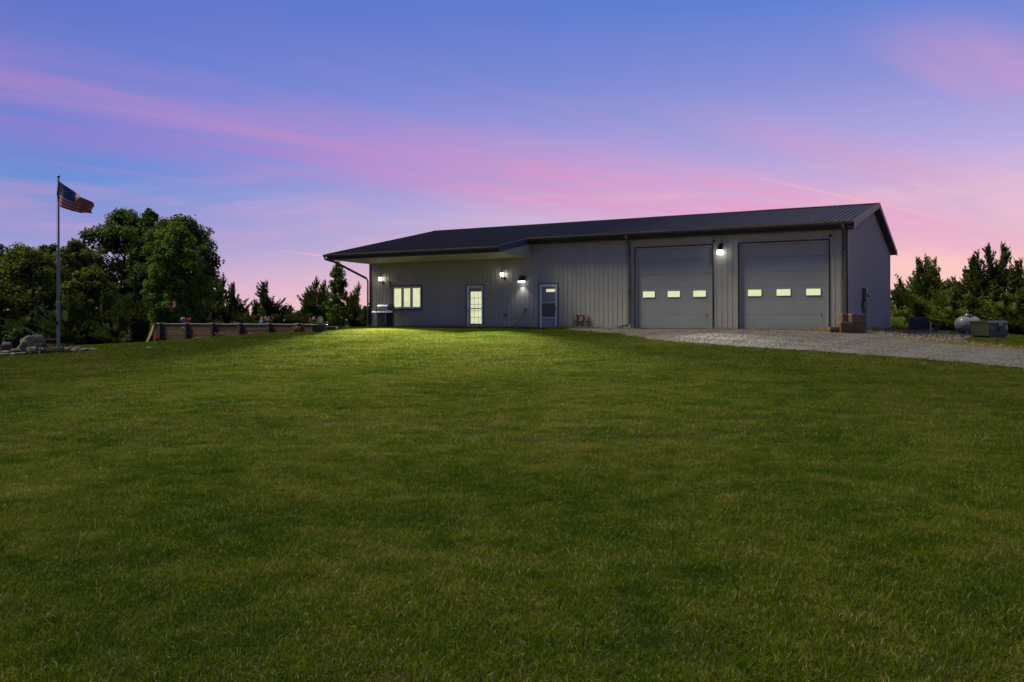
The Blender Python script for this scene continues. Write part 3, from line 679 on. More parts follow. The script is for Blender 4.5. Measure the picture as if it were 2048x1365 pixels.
# monogram sign ---------------------------------------------------------------
o = empty('monogram_sign', W(11.63, -.20, 0.0), -TH, 'square wooden sign with large black letter leaning on the wall right of the storm door', 'sign'); o.rotation_euler = (math.radians(-12), 0, -TH)
board = empty
sb_ = None
for i in range(5):
    MB().box(-.385 + i * .154 + .002, -.385 + (i + 1) * .154 - .002, 0, .022, 0, .64).build('plank', M['sign_wood'], o)
MB().box(.355, .385, -.012, .0, 0.0, .64).build('edge_strip', M['timber_dark'], o)
def arc(mb, cx_, cz_, rx, rz, t0, t1, wx, wz, y0, y1, n=14):
    for i in range(n):
        ta, tb = t0 + (t1 - t0) * i / n, t0 + (t1 - t0) * (i + 1) / n
        poly = [(cx_ + (rx) * math.cos(ta), cz_ + rz * math.sin(ta)), (cx_ + rx * math.cos(tb), cz_ + rz * math.sin(tb)), (cx_ + (rx - wx) * math.cos(tb), cz_ + (rz - wz) * math.sin(tb)), (cx_ + (rx - wx) * math.cos(ta), cz_ + (rz - wz) * math.sin(ta))]
        mb.prism(poly, 'y', y0, y1)
lt = MB()
lt.box(-.20, -.10, -.010, -.002, .305, .60); lt.box(-.27, .06, -.011, -.002, .60, .635); lt.box(-.10, .05, -.011, -.002, .285, .315)
arc(lt, .04, .46, .19, .175, -math.pi / 2, math.pi / 2, .10, .035, -.0105, -.002)
lt.box(-.22, -.12, -.010, -.002, .02, .165); lt.box(-.28, .05, -.011, -.002, .0, .03); arc(lt, .03, .10, .20, .10, -math.pi / 2, .75, .10, .03, -.0105, -.002)
lt.box(-.36, .34, -.012, -.002, .275, .300); lt.box(-.36, .34, -.012, -.002, .165, .188)
for (xa, za, xb, zb) in ((-.33, .30, -.30, .42), (-.30, .42, -.27, .30), (-.08, .30, .02, .37), (.02, .37, .09, .36), (.09, .36, .15, .31), (.24, .30, .29, .36), (.29, .36, .33, .31), (-.33, .16, -.28, .08), (-.02, .16, .06, .09), (.24, .15, .30, .08)):
    lt.tube([(xa, -.008, za), ((xa + xb) / 2 + .01, -.008, (za + zb) / 2 + .01), (xb, -.008, zb)], .011, 5)
lt.build('initial', M['text_black'], o)
cu = bpy.data.curves.new('name_text', 'FONT'); cu.body = 'BAIER'; cu.size = .125; cu.extrude = .004; cu.offset = .004; cu.space_character = 1.16; cu.align_x = 'CENTER'
tmp = bpy.data.objects.new('name_text', cu); col.objects.link(tmp); dg = bpy.context.evaluated_depsgraph_get()
tme = bpy.data.meshes.new_from_object(tmp.evaluated_get(dg)); bpy.data.objects.remove(tmp, do_unlink=True)
tme.materials.clear(); to = obj('name_letters', tme, M['text_black'], o, (-.01, -.007, .190), (math.pi / 2, 0, 0))

# ------------------------------------------------------------------ grill
gp = W(22.58, -.72, 0); o = empty('gas_grill', (gp.x, gp.y, gz(gp.x, gp.y) - .01), -TH - .06, 'stainless gas grill with dark cabinet standing under the left lantern', 'grill')
MB().box(-.36, .34, -.24, .24, .04, .76, .01).build('cabinet', M['grill_dark'], o)
MB().box(-.35, -.012, -.252, -.241, .07, .72, .004).build('cabinet_door', M['grill_dark'], o); MB().box(-.004, .33, -.252, -.241, .07, .72, .004).build('cabinet_door', M['grill_dark'], o)
MB().prism([(-.30, .78), (.26, .78), (.26, .92), (-.22, .92)], 'x', -.68, .68).build('control_panel', M['steel_brush'], o)
MB().box(-.74, -.40, -.28, .24, .895, .925, .006).build('side_shelf', M['steel_brush'], o); MB().box(.40, .80, -.28, .24, .885, .915, .006).build('side_shelf', M['chrome_dark'], o)
prof = [(.26 * math.cos(math.radians(t)) * (1.0 if t > 90 else 1.0), .93 + .30 * math.sin(math.radians(t)) ** .8) for t in range(0, 181, 15)]
hd = MB(); hd.prism([(-x, z) for x, z in prof], 'x', -.38, .36); lid = hd.build('lid', M['steel_brush'], o)
MB().prism([(-x * 1.02, .925 + (z - .93) * 1.03) for x, z in prof], 'x', .361, .42).build('lid_end', M['grill_dark'], o)
MB().prism([(-x * 1.02, .925 + (z - .93) * 1.03) for x, z in prof], 'x', -.41, -.381).build('lid_end', M['grill_dark'], o)
MB().tube([(-.30, -.20, 1.08), (-.30, -.30, 1.08), (.28, -.30, 1.08), (.28, -.20, 1.08)], .014, 8).build('lid_handle', M['steel_brush'], lid)
for i in range(6):
    x = -.40 + i * .145; k_ = MB().lathe([(.030, 0), (.032, .02), (.024, .035)], 12).build('knob', M['dark_plastic'], o); k_.location = (x, -.275, .85); k_.rotation_euler = (math.pi / 2 - .4, 0, 0)
for x in (.60,): MB().tube([(x, .0, 0), (x, .0, .885)], .022, 8).build('shelf_post', M['black_metal'], o)
MB().box(.50, .72, -.12, .12, 0, .03).build('post_foot', M['black_metal'], o)
for x, y in ((-.30, -.18), (.28, -.18), (-.30, .18), (.28, .18)):
    c_ = MB().lathe([(.04, -.012), (.04, .012)], 12).build('caster', M['dark_plastic'], o); c_.location = (x, y, .035); c_.rotation_euler = (math.pi / 2, 0, 0)
tl = empty('grill_tools', W(22.35, -1.0, .0) + Vector((0, 0, .0)), -TH, 'metal tongs hanging on the front of the grill cabinet', 'tongs')
for s in (-1, 1): MB().tube([(0, 0, .70), (s * .03, -.01, .5), (s * .015, -.01, .22)], .010, 6).build('arm', M['steel_brush'], tl)
MB().tube([(-.01, 0, .70), (0, .01, .74), (.01, 0, .70)], .008, 6).build('hook', M['steel_brush'], tl)

# ------------------------------------------------------------------ stacks of planks at the corner
def stack(px0, px1, ytop, ybase, Y, layers, dpt, lab, rz=-.05, per=2):
    a, b = P(px0, ybase, Y), P(px1, ybase, Y); w = b.x - a.x; z0 = gz((a.x + b.x) / 2, Y) - .01; zt = P(px0, ytop, Y).z
    o = empty('plank_stack', ((a.x + b.x) / 2, Y + dpt / 2, z0), rz, lab, 'plank stack', 'stacks of brown planks'); h = (zt - z0) / layers
    rr = random.Random(int(px0))
    for i in range(layers):
        for j in range(per):
            j0, j1 = -w / 2 + w * j / per, -w / 2 + w * (j + 1) / per; d_ = rr.uniform(-.008, .008)
            MB().box(j0 + .003, j1 - .003, -dpt / 2 + d_, dpt / 2 + d_, i * h + .004, (i + 1) * h - .003, .004).build('plank', M['plank_brown'] if i < layers - 1 else M['plank_top'], o)
stack(1661, 1682.5, 654.2, 663.5, 31.9, 3, .40, 'lowest stack of brown planks, beside the right garage door', per=1)
stack(1682.5, 1704.2, 643.5, 663.8, 31.7, 6, .40, 'middle-height stack of brown planks at the building corner', per=1)
stack(1685.5, 1704.3, 627.0, 663, 32.2, 11, .40, 'tall stack of brown planks standing behind the middle-height stack', per=1)
stack(1704.6, 1733, 627.8, 664, 31.8, 12, .55, 'rightmost tall stack of brown planks in front of the gable wall', per=1)

# electric meter on the gable wall ------------------------------------------------
o = empty('electric_meter', W(-.02, 4.7, 0), -TH, 'electric meter cabinet with conduits on the dark gable wall', 'electric meter')
MB().box(.0, .17, -.30, .26, 1.18, 1.80, .012).build('cabinet', M['conduit'], o)
h = MB(); h.smooth = True; h.lathe([(.085, 0), (.085, .06), (.065, .10), (.02, .11)], 16); mt = h.build('meter_dial', M['steel_brush'], o); mt.location = (.17, .16, 1.52); mt.rotation_euler = (0, math.pi / 2, 0)
MB().box(.0, .10, .36, .56, 1.25, 1.72, .01).build('side_box', M['conduit'], o); MB().box(.0, .14, -.62, -.42, .95, 1.20, .01).build('lower_box', M['conduit'], o)
MB().tube([(.06, -.06, -.1), (.06, -.06, 1.18)], .045, 10).build('conduit', M['conduit'], o)
MB().tube([(.04, -.52, -.1), (.04, -.52, .95)], .025, 8).build('conduit', M['conduit'], o); MB().tube([(.04, .44, -.1), (.04, .44, 1.25)], .05, 8).build('conduit', M['dark_plastic'], o)
MB().tube([(.04, -.45, 1.20), (.04, -.45, 1.80)], .018, 8).build('conduit', M['dark_plastic'], o)

# generator -----------------------------------------------------------------------
X, Y = PXY(1837, 44); z = gz(X, Y); o = empty('generator', (X, Y, z), -.30, 'dark teal standby generator cabinet on the stones beside the gable wall', 'generator')
MB().box(-.47, .40, -.33, .33, .06, .68, .015).build('cabinet', M['teal_cabinet'], o)
MB().prism([(-.36, .68), (.36, .68), (.34, .745), (-.30, .745)], 'x', -.49, .42).build('lid', M['teal_cabinet'], o)
for a in (-.44, -.02):
    for i in range(9): MB().box(a, a + .38, -.342, -.331, .12 + i * .05, .15 + i * .05).build('vent_slat', M['grill_dark'], o)
MB().box(-.55, .48, -.40, .40, 0, .06).build('pad', M['concrete'], o)
MB().box(-.20, -.14, -.338, -.331, .60, .64).build('badge', M['pale_label'], o)
MB().tube([(.40, -.10, .48), (.55, -.12, .46), (.72, -.14, .36), (.80, -.14, .20), (.80, -.14, 0)], .035, 10).build('hose', M['teal_cabinet'], o)
MB().tube([(.52, -.25, -.05), (.52, -.25, .45)], .055, 10).build('riser_pipe', M['steel_brush'], o)
MB().box(.82, .95, -.22, -.06, .12, .34, .01).build('regulator', M['teal_cabinet'], o)
MB().tube([(.88, -.14, -.05), (.88, -.14, .14)], .02, 8).build('regulator_pipe', M['conduit'], o)
# propane tank --------------------------------------------------------------------
X, Y = PXY(1936, 42); z = gz(X, Y); o = empty('propane_tank', (X, Y, z), .12, 'white propane tank half hidden behind the green utility cabinet', 'propane tank')
h = MB(); h.smooth = True; R_ = .42; prof = [(R_ * math.sin(math.radians(t)), -.30 - R_ * .78 * math.cos(math.radians(t))) for t in range(4, 91, 8)] + [(R_, .30)] + [(R_ * math.cos(math.radians(t)), .30 + R_ * .78 * math.sin(math.radians(t))) for t in range(8, 88, 8)]
h.lathe(prof, 28); s_ = h.build('shell', M['tank_white'], o); s_.location = (0, 0, .50); s_.rotation_euler = (0, math.pi / 2, 0)
MB().lathe([(.20, .90), (.20, .985), (.17, 1.03), (.02, 1.05)], 18, (.0, 0, 0)).build('dome_lid', M['conduit'], o)
MB().lathe([(.045, 1.03), (.045, 1.15), (.055, 1.16), (.055, 1.21), (.02, 1.24)], 12, (-.05, -.02, 0)).build('valve', M['brass'], o)
for x in (-.24, .24): MB().box(x - .06, x + .06, -.30, .30, -.03, .16).build('support', M['concrete'], o)
# transformer ---------------------------------------------------------------------
X, Y = PXY(1978, 36.6); z = gz(X, Y); o = empty('utility_cabinet', (X, Y, z), math.radians(15.5), 'olive green utility transformer cabinet on a pad right of the building', 'utility cabinet')
MB().box(-.50, .50, -.50, .50, .15, .72, .012).build('cabinet', M['green_cabinet'], o)
MB().prism([(-.52, .72), (.52, .72), (.50, .79), (-.36, .81)], 'x', -.52, .52).build('lid', M['green_cabinet'], o)
MB().box(-.42, .44, -.42, .44, -.08, .15).build('base', M['green_cabinet'], o)
MB().box(-.015, .0, -.508, -.50, .18, .70).build('door_seam', M['dark_plastic'], o)
MB().prism([(-.42, .46), (-.26, .46), (-.34, .58)], 'y', -.506, -.5005).build('warning_label', M['yellow_label'], o); MB().box(.02, .24, -.506, -.5005, .60, .70).build('number_label', M['pale_label'], o)
MB().box(.37, .47, -.506, -.5005, .42, .64).build('number_label', M['pale_label'], o)
MB().box(.03, .07, -.54, -.50, .40, .48).build('latch', M['dark_plastic'], o)
# marker flag
X, Y = depth_of(1921, 683); z = gz(X, Y); o = empty('marker_flag', (X, Y, z), 0, 'small red marker flag on a wire at the gravel edge', 'marker flag')
MB().tube([(0, 0, -.02), (.01, 0, .28)], .003, 5).build('wire', M['wire'], o)
MB().add([(.01, 0, .28), (.13, .02, .25), (.11, -.01, .15), (.01, .01, .17), (.01, .004, .28), (.13, .024, .25), (.11, -.006, .15), (.01, .014, .17)], [(0, 1, 2, 3), (4, 7, 6, 5)]).build('cloth', M['marker_pink'], o)

# ------------------------------------------------------------------ retaining wall and planting bed
WR, WLN = Vector((-8.55, 36.1, 0)), 10.35
wd = Vector((-cT, sT, 0)); wn_ = Vector((sT, cT, 0))                # along the wall to the left; into the bank
ZTOP = .215
def RW(t, d, z): q = WR + wd * t + wn_ * d; return Vector((q.x, q.y, z))
bed = MB(); n = 18; top = []; bot = []
ring = [RW(i * WLN / n, .10, 0) for i in range(n + 1)] + [RW(WLN, 3.2, 0), RW(WLN * .5, 3.6, 0), RW(0.5, 2.4, 0), RW(-.25, 1.2, 0)]
m_ = len(ring)
bed.add([(p.x, p.y, .10) for p in ring] + [(p.x, p.y, -1.6) for p in ring], [list(range(m_))[::-1]] + [[i, (i + 1) % m_, m_ + (i + 1) % m_, m_ + i] for i in range(m_)])
tag(bed.build('planting_bed', M['soil'], None), 'raised earth bed held by the timber retaining wall', kind='structure')
rw = empty('retaining_wall', RW(0, 0, -.1), math.atan2(wd.y, wd.x), 'low timber retaining wall with posts left of the building', 'retaining wall')
inv_rot = Matrix.Rotation(-math.atan2(wd.y, wd.x), 4, 'Z')
def rwl(t, d, z): return (t, -d, z + .1)          # local frame of the wall: +x along it, -y into the bank
posts = [0.72, 2.45, 4.28, 6.05, 7.85, 9.72]; ends = [-.05] + posts + [WLN]
rr = random.Random(5)
for t in posts:
    q = RW(t, -.05, 0); zb = gz(q.x, q.y) - .15
    MB().box(t - .075, t + .075, .02, .17, zb + .1, ZTOP + .085, .008).build('post', M['timber_post'], rw)
    MB().box(t - .11, t + .11, -.02, .20, ZTOP + .1 + .018, ZTOP + .1 + .045, .006).build('post_cap', M['timber_cap'], rw)
for a, b in zip(ends[:-1], ends[1:]):
    q = RW((a + b) / 2, -.05, 0); q0, q1 = RW(a, 0, 0), RW(b, 0, 0); zb = min(gz(q0.x, q0.y), gz(q1.x, q1.y), gz(q.x, q.y)) - .1; z = ZTOP - .03
    while z > zb:
        h = .27 + rr.uniform(-.01, .01); y = rr.uniform(-.004, .006)
        MB().box(a + .004, b - .004, -.06 + y, .0 + y, z - h + .1 + .016, z + .1, .010).build('board', M['timber_old'], rw); z -= h
    MB().box(a + .002, b - .002, -.10, .05, ZTOP - .028 + .1, ZTOP + .1 + .010, .006).build('cap_rail', M['timber_cap'], rw)

# ------------------------------------------------------------------ stones
def stone(name, px, pyb, Y, w, d, h, mat, label, seed, rough=.22, lean=0.0, rz=0.0, group=None, flat=False, sub=3, strata=False, z=None, cat='boulder'):
    X = (px - 1024) / FPX * Y; zb = gz(X, Y) if z is None else z
    bm = bmesh.new(); bmesh.ops.create_icosphere(bm, subdivisions=sub, radius=1.0)
    for v in bm.verts:
        c = v.co.copy()
        e = 5.0 if not flat else 4.0
        k = (abs(c.x) ** e + abs(c.y) ** e + abs(c.z) ** e) ** (-1 / e); c *= k * .92
        nz = noise.noise(c * 1.1 + Vector((seed * 7.3, seed * 3.1, 0))) * rough * 1.6 + noise.noise(c * 2.7 + Vector((seed, 0, seed * 5))) * rough * .7 + noise.noise(c * 6 + Vector((0, seed * 2, 0))) * rough * .22
        if strata: nz += .05 * math.sin(c.z * 15 + 3 * noise.noise(c * 1.5 + Vector((seed, 0, 0))))
        c *= 1 + nz; tp = 1 - .22 * max(0, c.z) * (1 if not flat else .3)
        v.co = Vector((c.x * w / 2 * tp + lean * c.z * h / 2, c.y * d / 2 * tp, c.z * h / 2))
    zs = min(v.co.z for v in bm.verts); 
    for v in bm.verts: v.co.z -= zs + h * .12
    me = bpy.data.meshes.new(name); bm.to_mesh(me); bm.free()
    for p in me.polygons: p.use_smooth = sub > 3
    o = obj(name, me, M[mat], None, (X, Y, zb), (0, 0, rz)); tag(o, label, cat, group); return o
RY = 30.0
stone('boulder', 13, 708, RY + .5, .42, .40, .54, 'boulder_slate', 'upright dark block of stone at the far left of the rock garden', 1, .12, rz=.3)
stone('boulder', 78, 700, RY + .9, .62, .32, .80, 'boulder_slate', 'largest dark slab leaning behind the tan layered boulder', 2, .12, lean=-.22, rz=-.1)
stone('boulder', 53, 702, RY + .2, .56, .44, .66, 'boulder_tan', 'craggy tan layered boulder in the middle of the rock garden', 3, .28, lean=-.10, strata=True, sub=4)
stone('boulder', 11, 714, RY - .3, .32, .28, .22, 'boulder_grey', 'small rounded pale stone at the left front of the rock garden', 4, .10, sub=4)
stone('boulder', 65, 713, RY - .1, .44, .36, .30, 'boulder_dark', 'small dark grey stone in front of the tan boulder', 5, .2)
fl = [(36, 706, .1, .46, .08), (26, 711, .0, .55, .07), (44, 711, -.2, .40, .07), (40, 703, .3, .42, .07), (82, 704, .3, .46, .10), (88, 710, -.1, .34, .08), (2, 716, -.4, .50, .06), (22, 715, -.5, .44, .06)]
names = ['upper', 'second', 'front', 'topmost', 'tilted', 'small right', 'leftmost', 'lower left']
for i, (px_, py_, dY, w, h) in enumerate(fl):
    stone('flagstone', px_, py_, RY + dY, w, .36, h * 1.5, 'flagstone', '%s flat tan flagstone stacked round the boulders of the rock garden' % names[i], 20 + i, .12, rz=i * .7, group='flagstones of the rock garden', flat=True, z=gz(*PXY(px_, RY)) + (.12 - .03 * (i % 3) if i in (0, 3, 4) else .02), cat='stone')
rt = [(108, 704, .5, .42, .15), (140, 704, .45, .44, .14), (156, 706, .4, .30, .13), (150, 712, -.1, .38, .10), (167, 713, -.2, .26, .10), (173, 705, .6, .34, .08), (186, 704, .7, .36, .07), (192, 711, .1, .24, .05)]
names = ['pale stone behind the flagpole foot', 'long brown stone just right of the flagpole', 'bluish grey stone right of the flagpole', 'broad tan stone at the planter box end', 'small tan stone right of the planter box', 'thin stone right of the bluish stone', 'rightmost thin stone of the back row', 'sunken stone at the right end of the rock garden']
for i, (px_, py_, dY, w, h) in enumerate(rt):
    stone('garden_stone', px_, py_, RY + dY, w, .28, h * 1.6, 'boulder_grey' if i in (0, 2) else 'flagstone', names[i], 40 + i, .16, rz=i * .9, group='stones round the flagpole', flat=True, cat='stone')
stone('field_stone', 298, 702, 29.0, .22, .18, .10, 'boulder_grey', 'small pale stone lying alone on the lawn below the retaining wall', 60, .15, cat='stone')
for px_, t, w, lb in ((503, 3.3, .34, 'tan stone at the foot of the retaining wall right of the pink flowers'), (396, 6.8, .46, 'flat stone at the foot of the retaining wall left of the pink flowers')):
    q = RW(t, -.30, 0); stone('wall_foot_stone', 1024 + FPX * q.x / q.y, 0, q.y, w, .2, .14, 'flagstone', lb, px_, .15, flat=True, cat='stone')

# planter box at the flagpole
X0, Y0 = PXY(115, 29.7); z = gz(X0, Y0); o = empty('planter_box', (X0, Y0, z), .03, 'low dark wooden planter box at the foot of the flagpole', 'planter')
for y in (-.17, .17): MB().box(-.47, .47, y - .02, y + .02, -.05, .13, .005).build('side_board', M['timber_dark'], o)
for x in (-.45, .45): MB().box(x - .02, x + .02, -.15, .15, -.05, .125, .005).build('end_board', M['timber_dark'], o)
MB().box(-.43, .43, -.15, .15, -.05, .08).build('soil', M['soil'], o)
MB().tube([(-.46, -.19, -.02), (-.50, -.2, .22), (-.44, -.2, .34), (-.36, -.2, .37)], .016, 6).build('iron_hook', M['timber_dark'], o)

# flagpole and flag ----------------------------------------------------------------
FY = 30.6; fx = (117.2 - 1024) / FPX * FY; fz = gz(fx, FY)
o = empty('flagpole', (fx, FY, fz), 0, 'tall grey metal flagpole standing in the rock garden', 'flagpole')
ptop = P(117, 357, FY).z - fz
MB().tube([(0, 0, -.1), (0, 0, 1.8)], .055, 14).build('lower_section', M['pole_alu'], o); MB().tube([(0, 0, 1.8), (0, 0, 3.6)], .046, 14).build('middle_section', M['pole_alu'], o); MB().tube([(0, 0, 3.6), (0, 0, ptop)], [.038, .028], 14).build('upper_section', M['pole_alu'], o)
MB().lathe([(.05, 1.78), (.062, 1.79), (.062, 1.83), (.05, 1.85)], 14).build('collar', M['pole_alu'], o)
h = MB(); h.smooth = True; h.lathe([(.012, ptop), (.040, ptop + .02), (.056, ptop + .06), (.040, ptop + .10), (.006, ptop + .12)], 14); h.build('finial', M['pole_alu'], o)
MB().tube([(-.05, -.03, 1.0), (-.06, -.04, 3.0), (-.05, -.03, ptop)], .004, 5).build('halyard', M['rope'], o)
MB().box(-.03, .03, -.085, -.05, 1.0, 1.14).build('cleat', M['black_metal'], o)
sF = FPX / FY
def fp(px_, py_, d): return Vector(((px_ - 117.2) / sF, d, (412.5 - py_) / sF))
TopC = [(118.5, 363.5, -.02), (132, 373, -.08), (147, 384, .02), (160, 392.5, -.06), (171, 398, -.28), (185, 404.5, -.12), (198, 412.5, -.42)]
BotC = [(117.6, 412, -.02), (127, 417, -.12), (139, 421.5, .12), (150, 424, -.05), (157, 425.5, .35), (164, 425.8, .10), (171, 424.5, .40)]
def curve(C, s):
    q = s * (len(C) - 1); i = min(int(q), len(C) - 2); f = q - i
    g = lambda j: Vector(C[max(0, min(len(C) - 1, j))])
    p0, p1, p2, p3 = g(i - 1), g(i), g(i + 1), g(i + 2)
    return .5 * (2 * p1 + (p2 - p0) * f + (2 * p0 - 5 * p1 + 4 * p2 - p3) * f * f + (3 * p1 - p0 - 3 * p2 + p3) * f ** 3)
def flag_pt(s, t):
    a, b = curve(TopC, s), curve(BotC, s); c = a.lerp(b, t); bow = math.sin(math.pi * t)
    c.z += .10 * s * math.sin(9 * s + 4 * t) + .05 * math.sin(6 * t + 7 * s) * s
    p = fp(c.x, c.y, c.z); p.x += bow * (.06 * s - .0) + .02 * math.sin(8 * t + 5 * s) * s; return p
fo = empty('flag', (fx + .035, FY - .03, P(117, 412.5, FY).z), 0, 'red white and blue striped flag with stars blowing from the flagpole', 'flag')
NC = 30
for i in range(13):
    s0 = 0.40 if i < 7 else 0.0; mb = MB(); mb.smooth = True; n = int(NC * (1 - s0)); rows = 3
    V = [flag_pt(s0 + (1 - s0) * a / n, (i + r_ / rows) / 13) for r_ in range(rows + 1) for a in range(n + 1)]
    mb.add(V, [(r_ * (n + 1) + a, r_ * (n + 1) + a + 1, (r_ + 1) * (n + 1) + a + 1, (r_ + 1) * (n + 1) + a) for r_ in range(rows) for a in range(n)])
    mb.build('stripe', M['flag_red'] if i % 2 == 0 else M['flag_white'], fo)
mb = MB(); mb.smooth = True; n, rows = 14, 16
V = [flag_pt(.40 * a / n, 7 / 13 * r_ / rows) for r_ in range(rows + 1) for a in range(n + 1)]
mb.add(V, [(r_ * (n + 1) + a, r_ * (n + 1) + a + 1, (r_ + 1) * (n + 1) + a + 1, (r_ + 1) * (n + 1) + a) for r_ in range(rows) for a in range(n)])
canton = mb.build('canton', M['flag_blue'], fo)
def star_mesh(s, t):
    c = flag_pt(s, t); e1 = (flag_pt(s + .01, t) - c).normalized(); e2 = (flag_pt(s, t - .01) - c).normalized(); nn = e1.cross(e2).normalized()
    if nn.y > 0: nn = -nn
    V = []
    for k in range(10):
        r_ = .021 if k % 2 == 0 else .009; q = math.pi / 2 + k * math.pi / 5; V.append(c + e1 * r_ * math.cos(q) + e2 * r_ * math.sin(q) + nn * .006)
    return V
for r_ in range(9):
    for c_ in range(6 if r_ % 2 == 0 else 5):
        s = .40 * (1 + (2 * c_ if r_ % 2 == 0 else 2 * c_ + 1)) / 12; tt = 7 / 13 * (r_ + 1) / 10
        MB().add(star_mesh(s, tt), [list(range(10))]).build('star', M['flag_white'], canton, fix=False)
sl = MB()
V = [fp(x, y, -.02) for x, y in ((118.5, 363), (117, 412.5), (115.5, 408), (113.2, 388), (115.0, 370))]; V2 = [v + Vector((0, .03, 0)) for v in V]
sl.add(V + V2, [(0, 1, 2, 3, 4), (9, 8, 7, 6, 5)] + [[i, (i + 1) % 5, 5 + (i + 1) % 5, 5 + i] for i in range(5)]); sl.build('hoist_sleeve', M['green_cabinet'], fo)

# ------------------------------------------------------------------ foliage generators
def quads_obj(name, C, A, Bv, mat, parent, fold=0.0):
    """leaf-shaped faces: centres C, half axes A (long) and Bv (wide)"""
    n = len(C); V = np.empty((n, 4, 3)); V[:, 0] = C - A; V[:, 1] = C + Bv - A * .1; V[:, 2] = C + A; V[:, 3] = C - Bv - A * .1
    me = bpy.data.meshes.new(name); mesh_np(me, V.reshape(-1, 3), np.arange(4 * n).reshape(n, 4)); return obj(name, me, M[mat], parent)
def unit(v): return v / np.maximum(np.linalg.norm(v, axis=1, keepdims=True), 1e-9)
def leaf_cloud(rng, cen, outward, size, up=.5):
    n = len(cen); nrm_ = unit(outward * .7 + np.array([0, 0, up]) + rng.normal(0, .55, (n, 3)))
    t_ = unit(np.cross(nrm_, rng.normal(0, 1, (n, 3)))); b = np.cross(nrm_, t_); s = size * rng.uniform(.6, 1.35, (n, 1))
    return t_ * s, b * s * .58
MESHCACHE = {}
def broadleaf(name, px_, ytop, ybase, wpx, Y, mat, label, seed, lobes=26, leaves=26000, size=.105, trunk=.20, shape='round', clear=.15, group=None, cat='tree', zb=None):
    rng = np.random.default_rng(seed); X = (px_ - 1024) / FPX * Y; z0 = gz(X, Y) if zb is None else zb
    Ht = P(px_, ytop, Y).z - z0; R = wpx / FPX * Y / 2
    o = empty(name, (X, Y, z0), 0, label, cat, group)
    zc0 = Ht * clear; hc = Ht - zc0; K = lobes * 9; LC = []; LR = []; ph = rng.uniform(0, 6.28, 6)
    while len(LC) < K:
        zf = rng.uniform(0, 1); az = rng.uniform(0, 2 * math.pi)
        if shape == 'round': pr = (max(0, 1 - (abs(zf - .46) / .54) ** 2.3)) ** .5
        elif shape == 'spire': pr = min(1, (zf / .15)) ** .5 * (1 - zf) ** .55 * (.55 + .75 * abs(math.sin(7.5 * zf + 2.1 * math.sin(az * 2))))
        else: pr = min(1, (zf / .25)) ** .5 * (1 - max(0, (zf - .25) / .75) ** 1.5 * .93)
        out_ = 1 + .17 * math.sin(3 * az + ph[0] + 5 * zf) + .12 * math.sin(5 * az + ph[1] - 9 * zf) + .08 * math.sin(13 * zf + ph[2] + 2 * az)
        q_ = rng.uniform(.02, 1) ** .45; gap = math.sin(4 * az + ph[3] + 6 * zf) * math.sin(11 * zf + ph[4] + az)
        if gap > .62 and q_ > .55 and rng.random() < .8: continue
        rad = R * pr * out_ * q_ * .90; LC.append((rad * math.cos(az), rad * math.sin(az), zc0 + hc * (.04 + .92 * zf) + (1 - q_) * .1 * hc * (zf - .3))); LR.append(R * rng.uniform(.10, .22) * (.95 if shape == 'oval' else .9))
    LC = np.array(LC); LR = np.array(LR)
    w = LR ** 2; pick = rng.choice(len(LC), leaves, p=w / w.sum()); d = unit(rng.normal(0, 1, (leaves, 3)))
    rr_ = LR[pick] * (.25 + .85 * rng.random(leaves) ** .6) * (1 + .16 * np.abs(rng.normal(0, 1, leaves)))
    cen = LC[pick] + d * rr_[:, None] * np.array([1, 1, .8]); cen[:, 2] = np.clip(cen[:, 2], .05, None)
    axis_out = unit(np.stack([cen[:, 0], cen[:, 1], cen[:, 2] - Ht * .45], -1))
    A, Bv = leaf_cloud(rng, cen, unit(d + axis_out * .6), size); quads_obj('crown', cen, A, Bv, mat, o)
    tb = MB(); bend = rng.uniform(-.15, .15, 2)
    tb.tube([(0, 0, -.2), (bend[0] * .3, bend[1] * .3, Ht * .3), (bend[0], bend[1], Ht * .62), (bend[0], bend[1], Ht * .9)], [trunk, trunk * .75, trunk * .4, trunk * .1], 8); tb.build('trunk', M['bark'], o)
    for j in range(min(len(LC) - 1, 16)):
        c_ = LC[j]; zs = max(Ht * .16, min(c_[2] - .35 * R, Ht * .7)); lm = MB(); lm.tube([(0, 0, zs), (c_[0] * .45, c_[1] * .45, zs + (c_[2] - zs) * .42), (c_[0] * .9, c_[1] * .9, c_[2])], [trunk * .36, trunk * .22, trunk * .06], 6); lm.build('limb', M['bark'], o)
    return o
